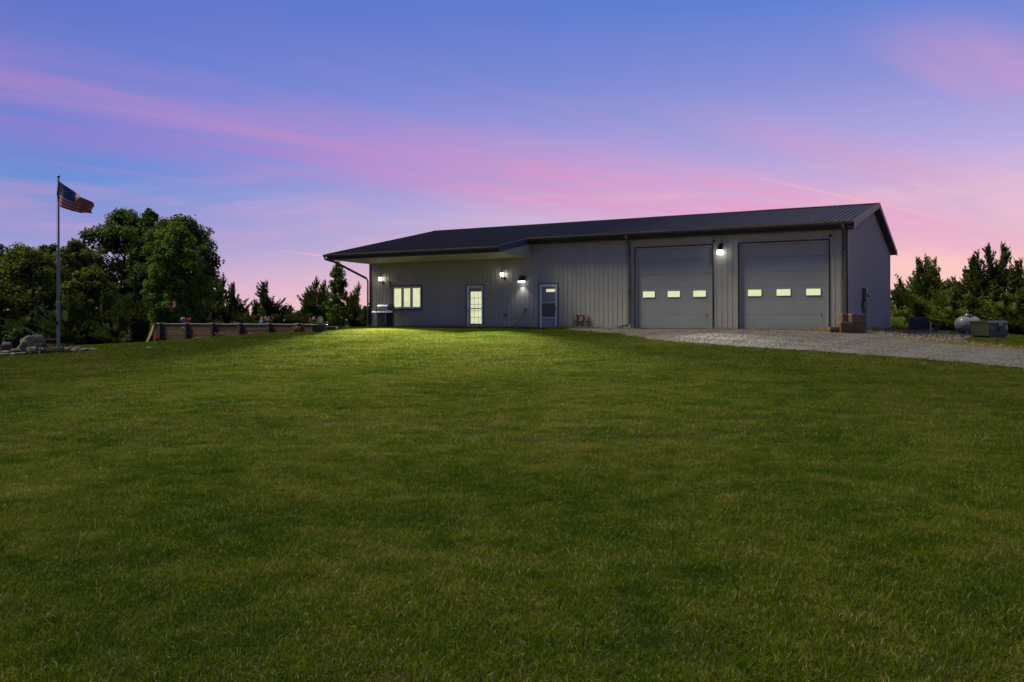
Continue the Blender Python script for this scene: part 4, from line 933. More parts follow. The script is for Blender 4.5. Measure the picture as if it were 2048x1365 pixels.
def cedar_meshes(seed, n_br=190, dens=30, spread=.30):
    """one red cedar of height 1, crown radius about spread: returns needle mesh and trunk mesh"""
    rng = np.random.default_rng(seed); C = []; A = []; Bv = []; wood = MB()
    wood.tube([(0, 0, -.05), (.004, .003, .4), (0, 0, .97)], [.022, .014, .002], 7)
    tops = [(0, 0, 1.0)] + [(rng.normal(0, .11), rng.normal(0, .11), rng.uniform(.72, .92)) for _ in range(rng.integers(1, 4))]
    for i in range(n_br):
        k = 0 if i < n_br * .62 else 1 + i % (len(tops) - 1); ox, oy, th_ = tops[k]
        t_ = 1 - (1 - (i * .6180339) % 1.0) ** .62; t_ = t_ if k == 0 else .45 + .55 * t_; z = (.02 + .95 * t_) * th_
        tip = 1 + (.55 if rng.random() < .22 else 0) * rng.random()
        prof = (spread * (min(1, .5 + t_ * 3.0)) * (1 - t_) ** .80 * rng.uniform(.55, 1.15) * tip + .018) * (1 if k == 0 else .55)
        az = i * 2.399 + rng.normal(0, .35); rise = (.30 + .85 * t_) * rng.uniform(.6, 1.4)
        dh = np.array([math.cos(az), math.sin(az), 0]); m_ = max(4, int(dens * (prof / spread) ** .95 * 1.2 + 2))
        s = rng.random(m_) ** .72; org = np.array([ox * (t_ if k else 1), oy * (t_ if k else 1), z])
        ctr = org + dh * (prof * s)[:, None] + np.array([0, 0, 1.0]) * (prof * rise * s ** 1.7)[:, None]
        ctr += rng.normal(0, 1, (m_, 3)) * (.003 + .12 * prof * (1 - s) ** 1.1)[:, None]
        dirv = unit(dh * 1.0 + np.array([0, 0, 1]) * (rise * (.35 + 1.1 * s))[:, None] + rng.normal(0, .40, (m_, 3)))
        ln = (.017 + .014 * rng.random(m_))[:, None]; side = unit(np.cross(dirv, rng.normal(0, 1, (m_, 3))))
        C.append(ctr); A.append(dirv * ln); Bv.append(side * ln * .22)
        if i % 4 == 0:
            e = org + dh * prof * .9 + np.array([0, 0, prof * rise * .82]); md = org + dh * prof * .45 + np.array([0, 0, prof * rise * .22])
            wood.tube([tuple(org), tuple(md), tuple(e)], [.005, .0035, .001], 4)
    for q in range(26):                                   # leader
        C.append(np.array([[rng.normal(0, .004), rng.normal(0, .004), .90 + .10 * q / 26]])); dv = unit(np.array([[rng.normal(0, .5), rng.normal(0, .5), 1]])); A.append(dv * .016); Bv.append(unit(np.cross(dv, rng.normal(0, 1, (1, 3)))) * .004)
    C, A, Bv = map(np.concatenate, (C, A, Bv)); n = len(C); V = np.empty((n, 4, 3)); V[:, 0] = C - A; V[:, 1] = C + Bv; V[:, 2] = C + A; V[:, 3] = C - Bv
    me = bpy.data.meshes.new('cedar_needles'); mesh_np(me, V.reshape(-1, 3), np.arange(4 * n).reshape(n, 4)); return me, wood.mesh('cedar_trunk')
CED = [cedar_meshes(11, 330, 62, .30), cedar_meshes(12, 330, 66, .36), cedar_meshes(13, 320, 60, .25), cedar_meshes(14, 340, 74, .44), cedar_meshes(15, 330, 62, .32)]
CEDW = [.30, .36, .25, .44, .32]
for me_, wm in CED: wm.materials.append(M['bark'])
def cedar(px_, ytop, wpx, Y, var, label, mat='needle_cedar', group=None, rz=None, zb=None):
    X = (px_ - 1024) / FPX * Y; z0 = gz(X, Y) if zb is None else zb; Ht = P(px_, ytop, Y).z - z0; R = wpx / FPX * Y / 2
    o = empty('cedar_tree', (X, Y, z0), (px_ * .37) % 6.28 if rz is None else rz, label, 'tree', group)
    key = (var, mat)
    if key not in MESHCACHE:
        c_ = CED[var][0].copy(); c_.materials.clear(); c_.materials.append(M[mat]); MESHCACHE[key] = c_
    k_ = R / (CEDW[var] * 1.0)
    a = bpy.data.objects.new('crown', MESHCACHE[key]); col.objects.link(a); a.parent = o; a.scale = (k_, k_, Ht)
    b = bpy.data.objects.new('trunk', CED[var][1]); col.objects.link(b); b.parent = o; b.scale = (k_ * .7, k_ * .7, Ht); return o

# ------------------------------------------------------------------ trees on the left
G1 = 'broadleaf trees behind the flagpole'
broadleaf('cottonwood_tree', 252, 428, 690, 176, 64, 'leaf_cottonwood', 'tall dark cottonwood, left half of the twin crown behind the flag', 101, 34, 30000, .125, .22, 'round', .22, G1)
broadleaf('cottonwood_tree', 357, 436, 690, 178, 62, 'leaf_cottonwood', 'tall dark cottonwood, right half of the twin crown behind the maple', 102, 34, 30000, .125, .22, 'round', .20, G1)
broadleaf('cottonwood_tree', 300, 424, 690, 80, 65, 'leaf_cottonwood', 'narrow dark cottonwood topping the gap between the twin crowns', 103, 18, 11000, .125, .18, 'round', .4, G1)
broadleaf('maple_tree', 352, 449, 650, 120, 46.5, 'leaf_maple', 'bright green oval maple standing behind the left end of the retaining wall', 104, 60, 40000, .075, .11, 'round', .0, G1)
broadleaf('hackberry_tree', 150, 488, 692, 120, 57, 'leaf_mixed', 'rounded yellow-green tree just right of the flagpole', 105, 26, 20000, .11, .16, 'round', .10, G1)
broadleaf('hackberry_tree', 103, 488, 692, 74, 60, 'leaf_dark', 'small dark tree directly behind the flagpole', 106, 18, 12000, .11, .14, 'round', .3, G1)
broadleaf('hackberry_tree', 44, 500, 700, 190, 51, 'leaf_mixed', 'broad low tree behind the rock garden boulders', 107, 34, 30000, .105, .18, 'round', .10, G1)
broadleaf('hackberry_tree', -48, 452, 700, 150, 54, 'leaf_dark', 'dark tree cut by the left edge of the picture', 108, 26, 20000, .11, .18, 'round', .15, G1)
broadleaf('hackberry_tree', 182, 538, 690, 120, 50, 'leaf_mixed', 'lower yellow-green tree between flagpole and the twin crown', 109, 22, 20000, .10, .14, 'round', .08, G1)
broadleaf('garden_shrub', 42, 658, 695, 70, 38, 'leaf_garden', 'bright green shrub growing behind the upright dark stone', 110, 12, 5000, .07, .05, 'round', .05, None, 'shrub')
broadleaf('young_tree', 676, 527, 652, 60, 45, 'leaf_maple', 'slender young green tree beside the left corner of the building', 111, 34, 7000, .060, .05, 'spire', .04, G1, 'tree')
# leafless top showing over the low trees
X, Y = PXY(40, 58); o = empty('bare_tree', (X, Y, gz(X, Y)), 0, 'leafless grey branches reaching above the low trees at far left', 'tree'); rr = random.Random(3)
hb = P(40, 462, 58).z - gz(X, Y); MB().tube([(0, 0, -.1), (.05, 0, hb * .6), (.1, 0, hb * .82)], [.12, .07, .035], 7).build('trunk', M['twig_grey'], o)
for i in range(26):
    z_ = hb * rr.uniform(.55, .82); a_ = rr.uniform(0, 6.28); l_ = rr.uniform(.5, 1.5); p0 = Vector((.08, 0, z_)); d_ = Vector((math.cos(a_), math.sin(a_) * .6, rr.uniform(.5, 1.5))).normalized()
    tw = MB(); p1 = p0 + d_ * l_ * .5; p2 = p0 + d_ * l_ + Vector((0, 0, .12)); tw.tube([p0, p1, p2], [.022, .012, .004], 5)
    for j in range(4): e = d_ + Vector((rr.uniform(-.8, .8), rr.uniform(-.8, .8), rr.uniform(-.2, .8))); q0 = p0.lerp(p2, rr.uniform(.4, .9)); tw.tube([q0, q0 + e.normalized() * rr.uniform(.2, .5)], [.007, .003], 4)
    tw.build('branch', M['twig_grey'], o)
G2 = 'dark cedars behind the lawn on the left'; G3 = 'cedars behind the retaining wall'; G4 = 'cedars right of the building'
for a in ((136, 588, 120, 47.5, 3, 'low dark cedar right behind the flagpole foot'), (205, 575, 120, 48.5, 1, 'dark cedar between the flagpole and the twin crown base'), (262, 585, 110, 47, 3, 'low dark cedar left of the maple'), (300, 600, 90, 49, 1, 'small dark cedar at the left foot of the maple'), (70, 610, 130, 48, 3, 'low dark cedar behind the tan boulder'), (8, 600, 130, 49, 3, 'low dark cedar at the left edge of the picture'), (236, 625, 90, 45.5, 3, 'lowest dark cedar in front of the shaded hedge')):
    cedar(*a, mat='needle_cedar', group=G2)
C3 = [(412, 582, 100, 50, 1, 'cedar hugging the right side of the maple'), (446, 545, 84, 55, 0, 'tall cedar at the right end of the twin crown'), (469, 563, 74, 52, 4, 'second tall cedar right of the maple'), (452, 612, 110, 47.5, 3, 'bushy low cedar in front of the two tall ones by the maple'), (508, 597, 66, 56, 2, 'small cedar in the dip left of the middle cedar'), (535, 560, 96, 50, 4, 'lone middle cedar with spreading tips behind the retaining wall'), (497, 622, 90, 48, 3, 'low cedar between the maple cedars and the middle cedar'), (572, 610, 84, 50, 1, 'low cedar right of the middle cedar'), (611, 585, 64, 53, 2, 'cedar just left of the pair beside the young tree'), (632, 552, 84, 50, 0, 'tallest cedar left of the young tree'), (651, 558, 62, 54, 2, 'narrow cedar right behind the young tree'), (600, 622, 100, 47, 3, 'low bushy cedar behind the right end of the retaining wall'), (700, 598, 60, 53, 4, 'small cedar right of the young tree'), (717, 563, 66, 56, 0, 'cedar against the left corner of the building'), (545, 628, 100, 47, 3, 'low cedar below the lone middle cedar'), (728, 612, 70, 54, 3, 'low cedar touching the building corner')]
for a in C3: cedar(*a, mat='needle_cedar', group=G3)
C4 = [(1806, 562, 80, 64, 1, 'leftmost cedar right of the gable wall', 'needle_cedar'), (1833, 512, 92, 60, 0, 'tall cedar above the generator', 'needle_cedar'), (1850, 508, 70, 63, 2, 'slim cedar just right of the tall one above the generator', 'needle_cedar'), (1872, 513, 84, 61, 4, 'cedar above the gap between generator and tank', 'needle_cedar'), (1910, 552, 100, 60, 1, 'lower cedar in the dip above the propane tank', 'needle_cedar'), (1940, 545, 84, 58, 0, 'cedar above the propane tank valve', 'needle_cedar'), (1957, 498, 76, 61, 2, 'left of the three tallest cedars on the right', 'needle_cedar'), (1979, 486, 92, 59, 4, 'middle of the three tallest cedars on the right', 'needle_cedar'), (2003, 483, 100, 60, 0, 'right of the three tallest cedars on the right', 'needle_cedar'), (2044, 515, 96, 57, 4, 'tall cedar cut by the right edge of the picture', 'needle_cedar'), (2092, 500, 110, 60, 1, 'cedar almost wholly cut off by the right edge of the picture', 'needle_cedar'),
      (1826, 590, 110, 53, 3, 'bright bushy cedar behind the generator', 'needle_bright'), (1882, 560, 120, 55, 1, 'bright bushy cedar between generator and propane tank', 'needle_bright'), (1932, 590, 130, 50, 3, 'bright bushy cedar directly behind the propane tank', 'needle_bright'), (1985, 570, 110, 53, 1, 'bright cedar behind the utility cabinet', 'needle_bright'), (2034, 575, 130, 49, 3, 'bright bushy cedar right of the utility cabinet', 'needle_bright'),
      (1858, 545, 110, 57, 4, 'mid-height cedar filling the gap above the generator hose', 'needle_cedar'), (1905, 575, 120, 54, 3, 'low broad cedar left of the propane tank valve', 'needle_bright'), (1960, 560, 120, 55, 4, 'mid-height cedar below the three tallest on the right', 'needle_cedar'), (2018, 548, 120, 55, 1, 'mid-height cedar above the right end of the utility cabinet', 'needle_cedar'), (1800, 612, 90, 56, 3, 'lowest cedar beside the far corner of the gable wall', 'needle_bright')]
for a in C4: cedar(a[0], a[1], a[2] * 1.12, *a[3:], group=G4)
# far dark woodland edge closing the gaps between the trunks
rng = np.random.default_rng(77); n = 26000; ang = rng.uniform(-.72, .72, n); dist = rng.uniform(78, 104, n)
Xw = dist * np.sin(ang); Yw = dist * np.cos(ang); hz = rng.random(n) ** .8 * (2.0 + .9 * np.sin(ang * 31) + .6 * np.sin(ang * 77 + 1)); cen = np.stack([Xw, Yw, ground(Xw, Yw) + np.maximum(.1, hz)], -1)
A, Bv = leaf_cloud(rng, cen, np.tile(np.array([[0., -1, 0]]), (n, 1)), .34); wo_ = quads_obj('far_brush', cen, A, Bv, 'leaf_dark', None); tag(wo_, 'far line of dark brush behind the cedars', 'brush', kind='stuff')

# ------------------------------------------------------------------ garden plants and ornaments
def flower_plant(name, loc, w, h, petal, label, seed, nb=9, cat='flowers', group=None):
    rng = np.random.default_rng(seed); o = empty(name, loc, 0, label, cat, group); n = 260
    d = unit(rng.normal(0, 1, (n, 3))); d[:, 2] = np.abs(d[:, 2]); cen = d * np.array([w / 2, w / 2 * .7, h * .72]) * rng.uniform(.35, 1, (n, 1))
    A, Bv = leaf_cloud(rng, cen, d, .030); quads_obj('leaves', cen, A, Bv, 'leaf_garden', o)
    for i in range(nb):
        az = rng.uniform(0, 6.28); r_ = w * .48 * rng.uniform(.1, 1); c_ = Vector((r_ * math.cos(az), r_ * .7 * math.sin(az) - .03, h * rng.uniform(.62, 1.0)))
        k = 34; dd = unit(rng.normal(0, 1, (k, 3))); cc = np.array(c_) + dd * .038; A, Bv = leaf_cloud(rng, cc, dd, .020); bo = quads_obj('blossom', cc, A, Bv, petal, o)
    return o
def at_wall(px_, d):            # a spot along the retaining wall under a pixel column, d metres behind its face
    lo, hi = -2.0, WLN + 2
    for _ in range(50):
        mid = (lo + hi) / 2; q = RW(mid, d, 0)
        if 1024 + FPX * q.x / q.y > px_: lo = mid
        else: hi = mid
    return q
def wall_plant(px_, d, w, h, petal, label, seed, nb=9, on=False):
    q = at_wall(px_, d); flower_plant('flower_plant', (q.x, q.y, .10 if on else gz(q.x, q.y)), w, h, petal, label, seed, nb, 'flowers', 'flowers round the retaining wall')
wall_plant(315, -.30, .40, .30, 'petal_red', 'red geranium at the left foot of the retaining wall', 1, 10)
wall_plant(437, -.28, .50, .26, 'petal_pink', 'pink flowers in front of the middle of the retaining wall', 2, 13)
wall_plant(595, -.28, .46, .26, 'petal_pink', 'pink flowers in front of the right end of the retaining wall', 3, 13)
wall_plant(376, .45, .32, .36, 'petal_red', 'orange-red flowers on the bed beside the blue globe', 4, 8, True)
wall_plant(540, .45, .38, .42, 'petal_pink', 'red and pink flowers on the bed beside the blue figurine', 5, 11, True)
wall_plant(623, .30, .26, .36, 'petal_red', 'red flowers on the bed just left of the big pot', 6, 7, True)
X, Y = PXY(108, 29.75); flower_plant('foliage_plant', (X, Y, gz(X, Y) + .07), .5, .26, 'leaf_garden', 'leafy green plant in the left half of the planter box', 7, 3, 'plant', 'plants in the planter box')
X, Y = PXY(123, 29.75); flower_plant('foliage_plant', (X, Y, gz(X, Y) + .07), .42, .28, 'leaf_garden', 'leafy green plant in the right half of the planter box', 8, 3, 'plant', 'plants in the planter box')
X, Y = PXY(66, 29.5); flower_plant('foliage_plant', (X, Y, gz(X, Y)), .42, .30, 'leaf_garden', 'small dark green plant in front of the grey stone of the rock garden', 9, 2, 'plant')
def blades(name, loc, n, h, spread, mat, label, seed, wid=.012, cat='plant', droop=.3):
    rng = np.random.default_rng(seed); o = empty(name, loc, 0, label, cat)
    for i in range(n):
        az = rng.uniform(0, 6.28); l_ = h * rng.uniform(.6, 1.05); s = spread * rng.uniform(.2, 1); d_ = Vector((math.cos(az), math.sin(az), 0)); sd_ = Vector((-d_.y, d_.x, 0)) * wid
        p = [d_ * (s * t_ ** 1.5) + Vector((d_.x * .03, d_.y * .03, l_ * (t_ - droop * t_ * t_ * (s / max(spread, .01)) * .6))) for t_ in (0, .4, .75, 1)]
        V = []
        for q, k in zip(p, (.8, 1, .7, .08)): V += [q + sd_ * k, q - sd_ * k]
        V2 = [(v[0] + d_.x * .004, v[1] + d_.y * .004, v[2]) for v in V]
        MB().add(V, [(0, 1, 3, 2), (2, 3, 5, 4), (4, 5, 7, 6)]).build('leaf', M[mat], o, fix=False)
    return o
X, Y = PXY(98, 30.3); blades('red_grass_plant', (X, Y, gz(X, Y)), 16, .46, .20, 'leaf_red', 'reddish spiky plant left of the flagpole', 1, .016)
X, Y = PXY(139, 30.5); blades('red_grass_plant', (X, Y, gz(X, Y)), 16, .44, .20, 'leaf_red', 'reddish spiky plant right of the flagpole', 2, .016)
# pot with dry grasses
q = P(638.5, 662, 35.3); z = gz(q.x, q.y); o = empty('flower_pot', (q.x, q.y, z), 0, 'large grey-green pot with dry grasses at the right end of the retaining wall', 'pot')
h = MB(); h.smooth = True; h.lathe([(.24, 0), (.27, .02), (.325, .29), (.35, .30), (.35, .345), (.31, .345), (.29, .30)], 26); h.build('bowl', M['pot_green'], o); MB().lathe([(.01, .29), (.30, .29), (.30, .30)], 20).build('soil', M['soil'], o)
blades('pot_grass', (q.x + .02, q.y, z + .29), 46, .50, .26, 'leaf_silver', 'dry silvery grasses growing out of the large pot', 3, .007, 'plant', .5)
flower_plant('pot_foliage', (q.x + .10, q.y - .05, z + .28), .55, .22, 'leaf_garden', 'low green leaves round the rim of the large pot', 10, 2, 'plant')
q = at_wall(466, .4); blades('bed_grass', (q.x, q.y, .10), 22, .34, .22, 'leaf_silver', 'thin pale grass tuft on the bed behind the middle post', 4, .005)
# blue globe, figurine, feeder, wheel, slab
q = at_wall(366, .55); o = empty('garden_globe', (q.x, q.y, .10), 0, 'blue and white round garden ornament on the bed behind the retaining wall', 'ornament')
h = MB(); h.smooth = True; h.lathe([(.10, 0), (.06, .05), (.05, .16), (.08, .18)], 16); h.build('stand', M['pink_clay'], o)
h = MB(); h.smooth = True; h.lathe([(.13 * math.sin(math.radians(t)), .30 - .13 * math.cos(math.radians(t))) for t in range(10, 116, 10)], 20); h.build('ball', M['blue_glaze'], o)
h = MB(); h.smooth = True; h.lathe([(.131 * math.sin(math.radians(t)), .30 - .131 * math.cos(math.radians(t))) for t in range(114, 176, 10)], 20); h.build('cap', M['tank_white'], o)
q = at_wall(524, .55); o = empty('garden_figurine', (q.x, q.y, .10), 0, 'small figurine with pink pointed top and blue body on the bed', 'ornament')
h = MB(); h.smooth = True; h.lathe([(.10, 0), (.105, .06), (.085, .20), (.06, .25)], 14); h.build('body', M['blue_glaze'], o)
h = MB(); h.smooth = True; h.lathe([(.05, .24), (.062, .28), (.055, .33), (.03, .35)], 14); h.build('head', M['pink_clay'], o); h = MB(); h.lathe([(.062, .33), (.045, .38), (.020, .44), (.003, .48)], 14); h.build('hat', M['pink_clay'], o)
for s in (-1, 1): MB().tube([(s * .07, 0, .20), (s * .11, -.04, .14), (s * .06, -.09, .12)], .022, 8).build('arm', M['blue_glaze'], o)
Y = 41.0; q = P(349, 650, Y); o = empty('bird_feeder', (q.x, q.y, .10), 0, 'red and clear tube bird feeder hanging on a thin hook in front of the maple', 'bird feeder')
zt = P(349, 590, Y).z - .10; zf = P(349, 616, Y).z - .10
MB().tube([(.18, 0, 0), (.18, 0, zt), (.15, 0, zt + .09), (.06, 0, zt + .12), (0, 0, zt + .05), (0, 0, zt - .02)], .006, 6).build('hook_pole', M['wire'], o); MB().tube([(0, 0, zt - .02), (0, 0, zf + .27)], .003, 4).build('wire', M['wire'], o)
MB().lathe([(.055, zf + .06), (.055, zf + .22)], 14).build('tube', M['glass_clear'], o); MB().lathe([(.07, zf + .22), (.062, zf + .26), (.02, zf + .29)], 14).build('lid', M['red_plastic'], o); MB().lathe([(.06, zf + .05), (.11, zf + .04), (.115, zf + .015), (.06, zf)], 16).build('tray', M['red_plastic'], o)
for k in range(4):
    a_ = k * 1.57 + .4; MB().tube([(.055 * math.cos(a_), .055 * math.sin(a_), zf + .06), (.085 * math.cos(a_), .085 * math.sin(a_), zf + .075)], .014, 6).build('port', M['red_plastic'], o)
q = at_wall(367, -.10); zz = gz(q.x, q.y); o = empty('iron_wheel', (q.x, q.y, zz), math.atan2(wd.y, wd.x), 'thin rusty hoop leaning on the second bay of the retaining wall', 'hoop')
rim = MB(); rim.tube([(.30 * math.cos(t_ * math.pi / 12), .02 + .06 * math.sin(t_ * math.pi / 12), .33 + .30 * math.sin(t_ * math.pi / 12)) for t_ in range(25)], .012, 6, False); rim.build('rim', M['timber_cap'], o)
for k in range(6): a_ = k * math.pi / 3 + .2; MB().tube([(0, .02, .33), (.30 * math.cos(a_), .02 + .06 * math.sin(a_), .33 + .30 * math.sin(a_))], .007, 5).build('spoke', M['timber_cap'], o)
MB().lathe([(.04, -.02), (.04, .05)], 10, (0, .02, .33)).build('hub', M['timber_cap'], o)
q = at_wall(303, -.25); zz = gz(q.x, q.y); o = empty('wood_slab', (q.x, q.y, zz), math.atan2(wd.y, wd.x), 'tall slab of wood with yellow face leaning on the left end of the retaining wall', 'wood slab')
def sw(t_): return (.0 + .34 * (1 - t_) , -.0 - .10 * t_, .92 * t_)
mb = MB(); N = 10
for i in range(N + 1):
    t_ = i / N; c_ = Vector((.30 * (1 - t_) - .06 * math.sin(math.pi * t_), .06 - .20 * t_, -.05 + 1.0 * t_)); w_ = .10 + .045 * math.sin(math.pi * t_)
    for dx_, dy_ in ((-w_, .03), (w_, .03), (w_, -.03), (-w_, -.03)): mb.v.append((c_.x + dx_, c_.y + dy_, c_.z))
for i in range(N):
    for k in range(4): mb.face([i * 4 + k, i * 4 + (k + 1) % 4, i * 4 + 4 + (k + 1) % 4, i * 4 + 4 + k])
mb.face([0, 3, 2, 1]); mb.face([N * 4 + k for k in range(4)]); mb.build('slab', M['timber_dark'], o)
mb = MB()
for i in range(1, N):
    t_ = i / N; c_ = Vector((.30 * (1 - t_) - .06 * math.sin(math.pi * t_), .06 - .20 * t_, -.05 + 1.0 * t_)); w_ = .045 + .03 * math.sin(math.pi * t_)
    for dx_, dy_ in ((-w_ - .03, .040), (w_ - .03, .040), (w_ - .03, .031), (-w_ - .03, .031)): mb.v.append((c_.x + dx_, c_.y + dy_, c_.z))
for i in range(N - 2):
    for k in range(4): mb.face([i * 4 + k, i * 4 + (k + 1) % 4, i * 4 + 4 + (k + 1) % 4, i * 4 + 4 + k])
mb.build('carved_face', M['yellow_wood'], o)
# picnic table in the shade
X, Y = PXY(99, 45.5); z = P(99, 691, Y).z - .40; o = empty('picnic_table', (X, Y, z), .1, 'dark blue-grey picnic table in the shade left of the flagpole', 'picnic table')
for i in range(5): MB().box(-.42, .40, -.36 + i * .145, -.36 + i * .145 + .135, .70, .74).build('top_plank', M['conduit'], o)
for s in (-1, 1):
    for j in range(2): MB().box(-.42, .40, s * .66 - .13 + j * .135, s * .66 - .005 + j * .135, .42, .46).build('seat_plank', M['conduit'], o)
for x in (-.34, .32):
    MB().tube([(x, -.55, 0), (x, .30, .70)], .03, 6).build('leg', M['conduit'], o); MB().tube([(x + .03, .55, 0), (x + .03, -.30, .70)], .03, 6).build('leg', M['conduit'], o); MB().tube([(x - .03, -.76, .40), (x - .03, .76, .40)], .025, 6).build('crossbar', M['conduit'], o)

# ------------------------------------------------------------------ rubble and dry weeds by the gable
rng = np.random.default_rng(5)
def icos(sub=1):
    bm = bmesh.new(); bmesh.ops.create_icosphere(bm, subdivisions=sub, radius=1.0); v = np.array([q.co[:] for q in bm.verts]); f = np.array([[w_.index for w_ in q.verts] for q in bm.faces]); bm.free(); return v, f
IV, IF = icos(1)
def pebble_mesh(name, X, Y, Zg, size, mat, label, seed):
    rng = np.random.default_rng(seed); n = len(X); sc = size[:, None] * rng.uniform(.6, 1.3, (n, 3)) * np.array([1, 1, .7]); a = rng.uniform(0, 6.28, n); ca, sa = np.cos(a), np.sin(a)
    V = IV[None] * (1 + rng.normal(0, .12, (n, len(IV), 1))) * sc[:, None, :]; Vx = V[..., 0] * ca[:, None] - V[..., 1] * sa[:, None]; Vy = V[..., 0] * sa[:, None] + V[..., 1] * ca[:, None]
    V = np.stack([Vx + X[:, None], Vy + Y[:, None], V[..., 2] + (Zg + size * .25)[:, None]], -1).reshape(-1, 3); F = (IF[None] + (np.arange(n) * len(IV))[:, None, None]).reshape(-1, 3)
    me = bpy.data.meshes.new(name); mesh_np(me, V, F); o = obj(name, me, M[mat]); tag(o, label, 'stones', kind='stuff'); return o
material('rubble', (0.180, 0.147, 0.123), .9, 0, 0, 9, .4, 40, second=(0.078, 0.065, 0.057))
material('pebble', (.17, .16, .15), .9, 0, 0, 14, .3, 60, second=(.085, .08, .076))
RUB = [depth_of(1765, 669), depth_of(1830, 679), depth_of(1880, 687), depth_of(1930, 684)] + [PXY(1945, 40), PXY(1880, 45), tuple(W(-1.0, 12, 0)[:2]), tuple(W(-.1, 6, 0)[:2]), tuple(W(-.1, .5, 0)[:2])]
X = rng.uniform(13, 26, 9000); Y = rng.uniform(28, 47, 9000); k = in_poly(X, Y, RUB); X, Y = X[k], Y[k]
pebble_mesh('rubble_stones', X, Y, ground(X, Y), rng.uniform(.025, .065, len(X)), 'rubble', 'loose brown rubble stones between the gable wall and the utility cabinet', 6)
X = rng.uniform(1, 20, 60000); Y = rng.uniform(15, 41, 60000); k = in_poly(X + edge_noise(X, Y), Y + edge_noise(Y, X), GRAVEL) & (np.abs(X / Y) < .68); X, Y = X[k], Y[k]
pebble_mesh('loose_gravel', X[:16000], Y[:16000], ground(X, Y)[:16000] + .022, rng.uniform(.008, .022, len(X))[:16000], 'pebble', 'loose stones lying on the gravel driveway', 8)

def blade_arrays(rng, n, X, Y, Z, h, wdt, lean):
    az = rng.uniform(0, 6.28, n); fz_ = rng.uniform(0, 6.28, n); d = np.stack([np.cos(az), np.sin(az), np.zeros(n)], -1); s = np.stack([np.cos(fz_), np.sin(fz_), np.zeros(n)], -1) * wdt[:, None]
    base = np.stack([X, Y, Z], -1); up = np.array([0, 0, 1.0]); L_ = (h * lean)[:, None]
    p1 = base + up * (h * .55)[:, None] + d * L_ * .30; p2 = base + up * (h * np.sqrt(np.maximum(.1, 1 - lean ** 2 * .6)))[:, None] + d * L_
    V = np.stack([base - s, base + s, p1 + s * .8, p1 - s * .8, p2], 1).reshape(-1, 3); o5 = np.arange(n)[:, None] * 5
    F = np.concatenate([o5 + np.array([[0, 1, 2]]), o5 + np.array([[0, 2, 3]]), o5 + np.array([[3, 2, 4]])], 0); return V, F
X = []; Y = []
for (u0, u1, v0, v1, n) in ((-.2, 1.2, -1.9, -.05, 1500), (9.0, 12.9, -.75, -.06, 1500), (4.3, 5.4, -.6, -.06, 200), (-2.0, -.05, -.8, 9.0, 1900), (.7, 9, -.5, -.1, 420), (13.9, 24.2, -.35, -.05, 1500)):
    uu = rng.uniform(u0, u1, n); vv = rng.uniform(v0, v1, n); X.append(CX - uu * cT + vv * sT); Y.append(CY + uu * sT + vv * cT)
for (e0, e1), n in (((depth_of(1840, 682), depth_of(1925, 689)), 1300), ((depth_of(1925, 689), depth_of(2048, 703)), 900), ((depth_of(1250, 671), depth_of(1400, 690)), 300)):
    t_ = rng.random(n); X.append(e0[0] + (e1[0] - e0[0]) * t_ + rng.normal(0, .35, n)); Y.append(e0[1] + (e1[1] - e0[1]) * t_ + rng.normal(0, .5, n))
X = np.concatenate(X); Y = np.concatenate(Y); n = len(X); V, F = blade_arrays(rng, n, X, Y, ground(X, Y) - .01, rng.uniform(.05, .19, n), rng.uniform(.004, .009, n), rng.uniform(.1, .8, n))
me = bpy.data.meshes.new('dry_weeds'); mesh_np(me, V, F); tag(obj('dry_weeds', me, M['straw']), 'straw-coloured dry weeds along the wall base and gravel edge', 'weeds', kind='stuff')

rng = np.random.default_rng(91)                     # stray clippings in the near lawn
n = 700; Y = 2.8 + 13 * rng.random(n) ** 1.3; X = rng.uniform(-.64, .64, n) * Y; a_ = rng.uniform(0, 6.28, n); l_ = rng.uniform(.008, .024, (n, 1))
A = np.stack([np.cos(a_), np.sin(a_), rng.normal(0, .22, n)], -1) * l_; Bv = unit(np.cross(A, np.array([[0, 0, 1.0]]))) * rng.uniform(.0006, .0012, (n, 1)); C = np.stack([X, Y, ground(X, Y) + rng.uniform(.016, .032, n)], -1)
tag(quads_obj('grass_clippings', C, A, Bv, 'straw', None), 'dry straw clippings lying on the near lawn', 'clippings', kind='stuff')

# ------------------------------------------------------------------ lawn grass: patches of blades instanced over the ground
m = bpy.data.materials.new('grass_blade'); m.use_nodes = True; t = NT(m.node_tree); b_ = t.n['Principled BSDF']; out = t.n['Material Output']
g, pos, na, nb, nc = turf_colour(t); rnd = g.outputs['Random Per Island']
k = t.m('ADD', t.m('MULTIPLY', na, .24), t.m('ADD', t.m('MULTIPLY', nb, .38), t.m('MULTIPLY', nc, .38)))
k = t.m('ADD', t.m('MULTIPLY', t.m('SUBTRACT', k, .5), 1.7), .47)
k2 = t.m('ADD', k, t.m('MULTIPLY', t.m('SUBTRACT', rnd, .5), .34))
c = t.ramp(k2, [(.24, (.024, .066, .003)), (.42, (.070, .110, .004)), (.56, (.106, .136, .006)), (.70, (.160, .160, .020)), (.86, (.240, .210, .065))])
strawk = t.m('GREATER_THAN', t.m('FRACT', t.m('MULTIPLY', rnd, 17.31)), t.m('SUBTRACT', 1.06, t.m('MULTIPLY', k, .30)))
c = t.mix(strawk, c, (.30, .245, .125))
t.put(b_.inputs['Base Color'], c); b_.inputs['Roughness'].default_value = .8; b_.inputs['Specular IOR Level'].default_value = .05
tr = t.new('ShaderNodeBsdfTranslucent'); t.put(tr.inputs[0], c); mx = t.new('ShaderNodeMixShader'); mx.inputs[0].default_value = .40
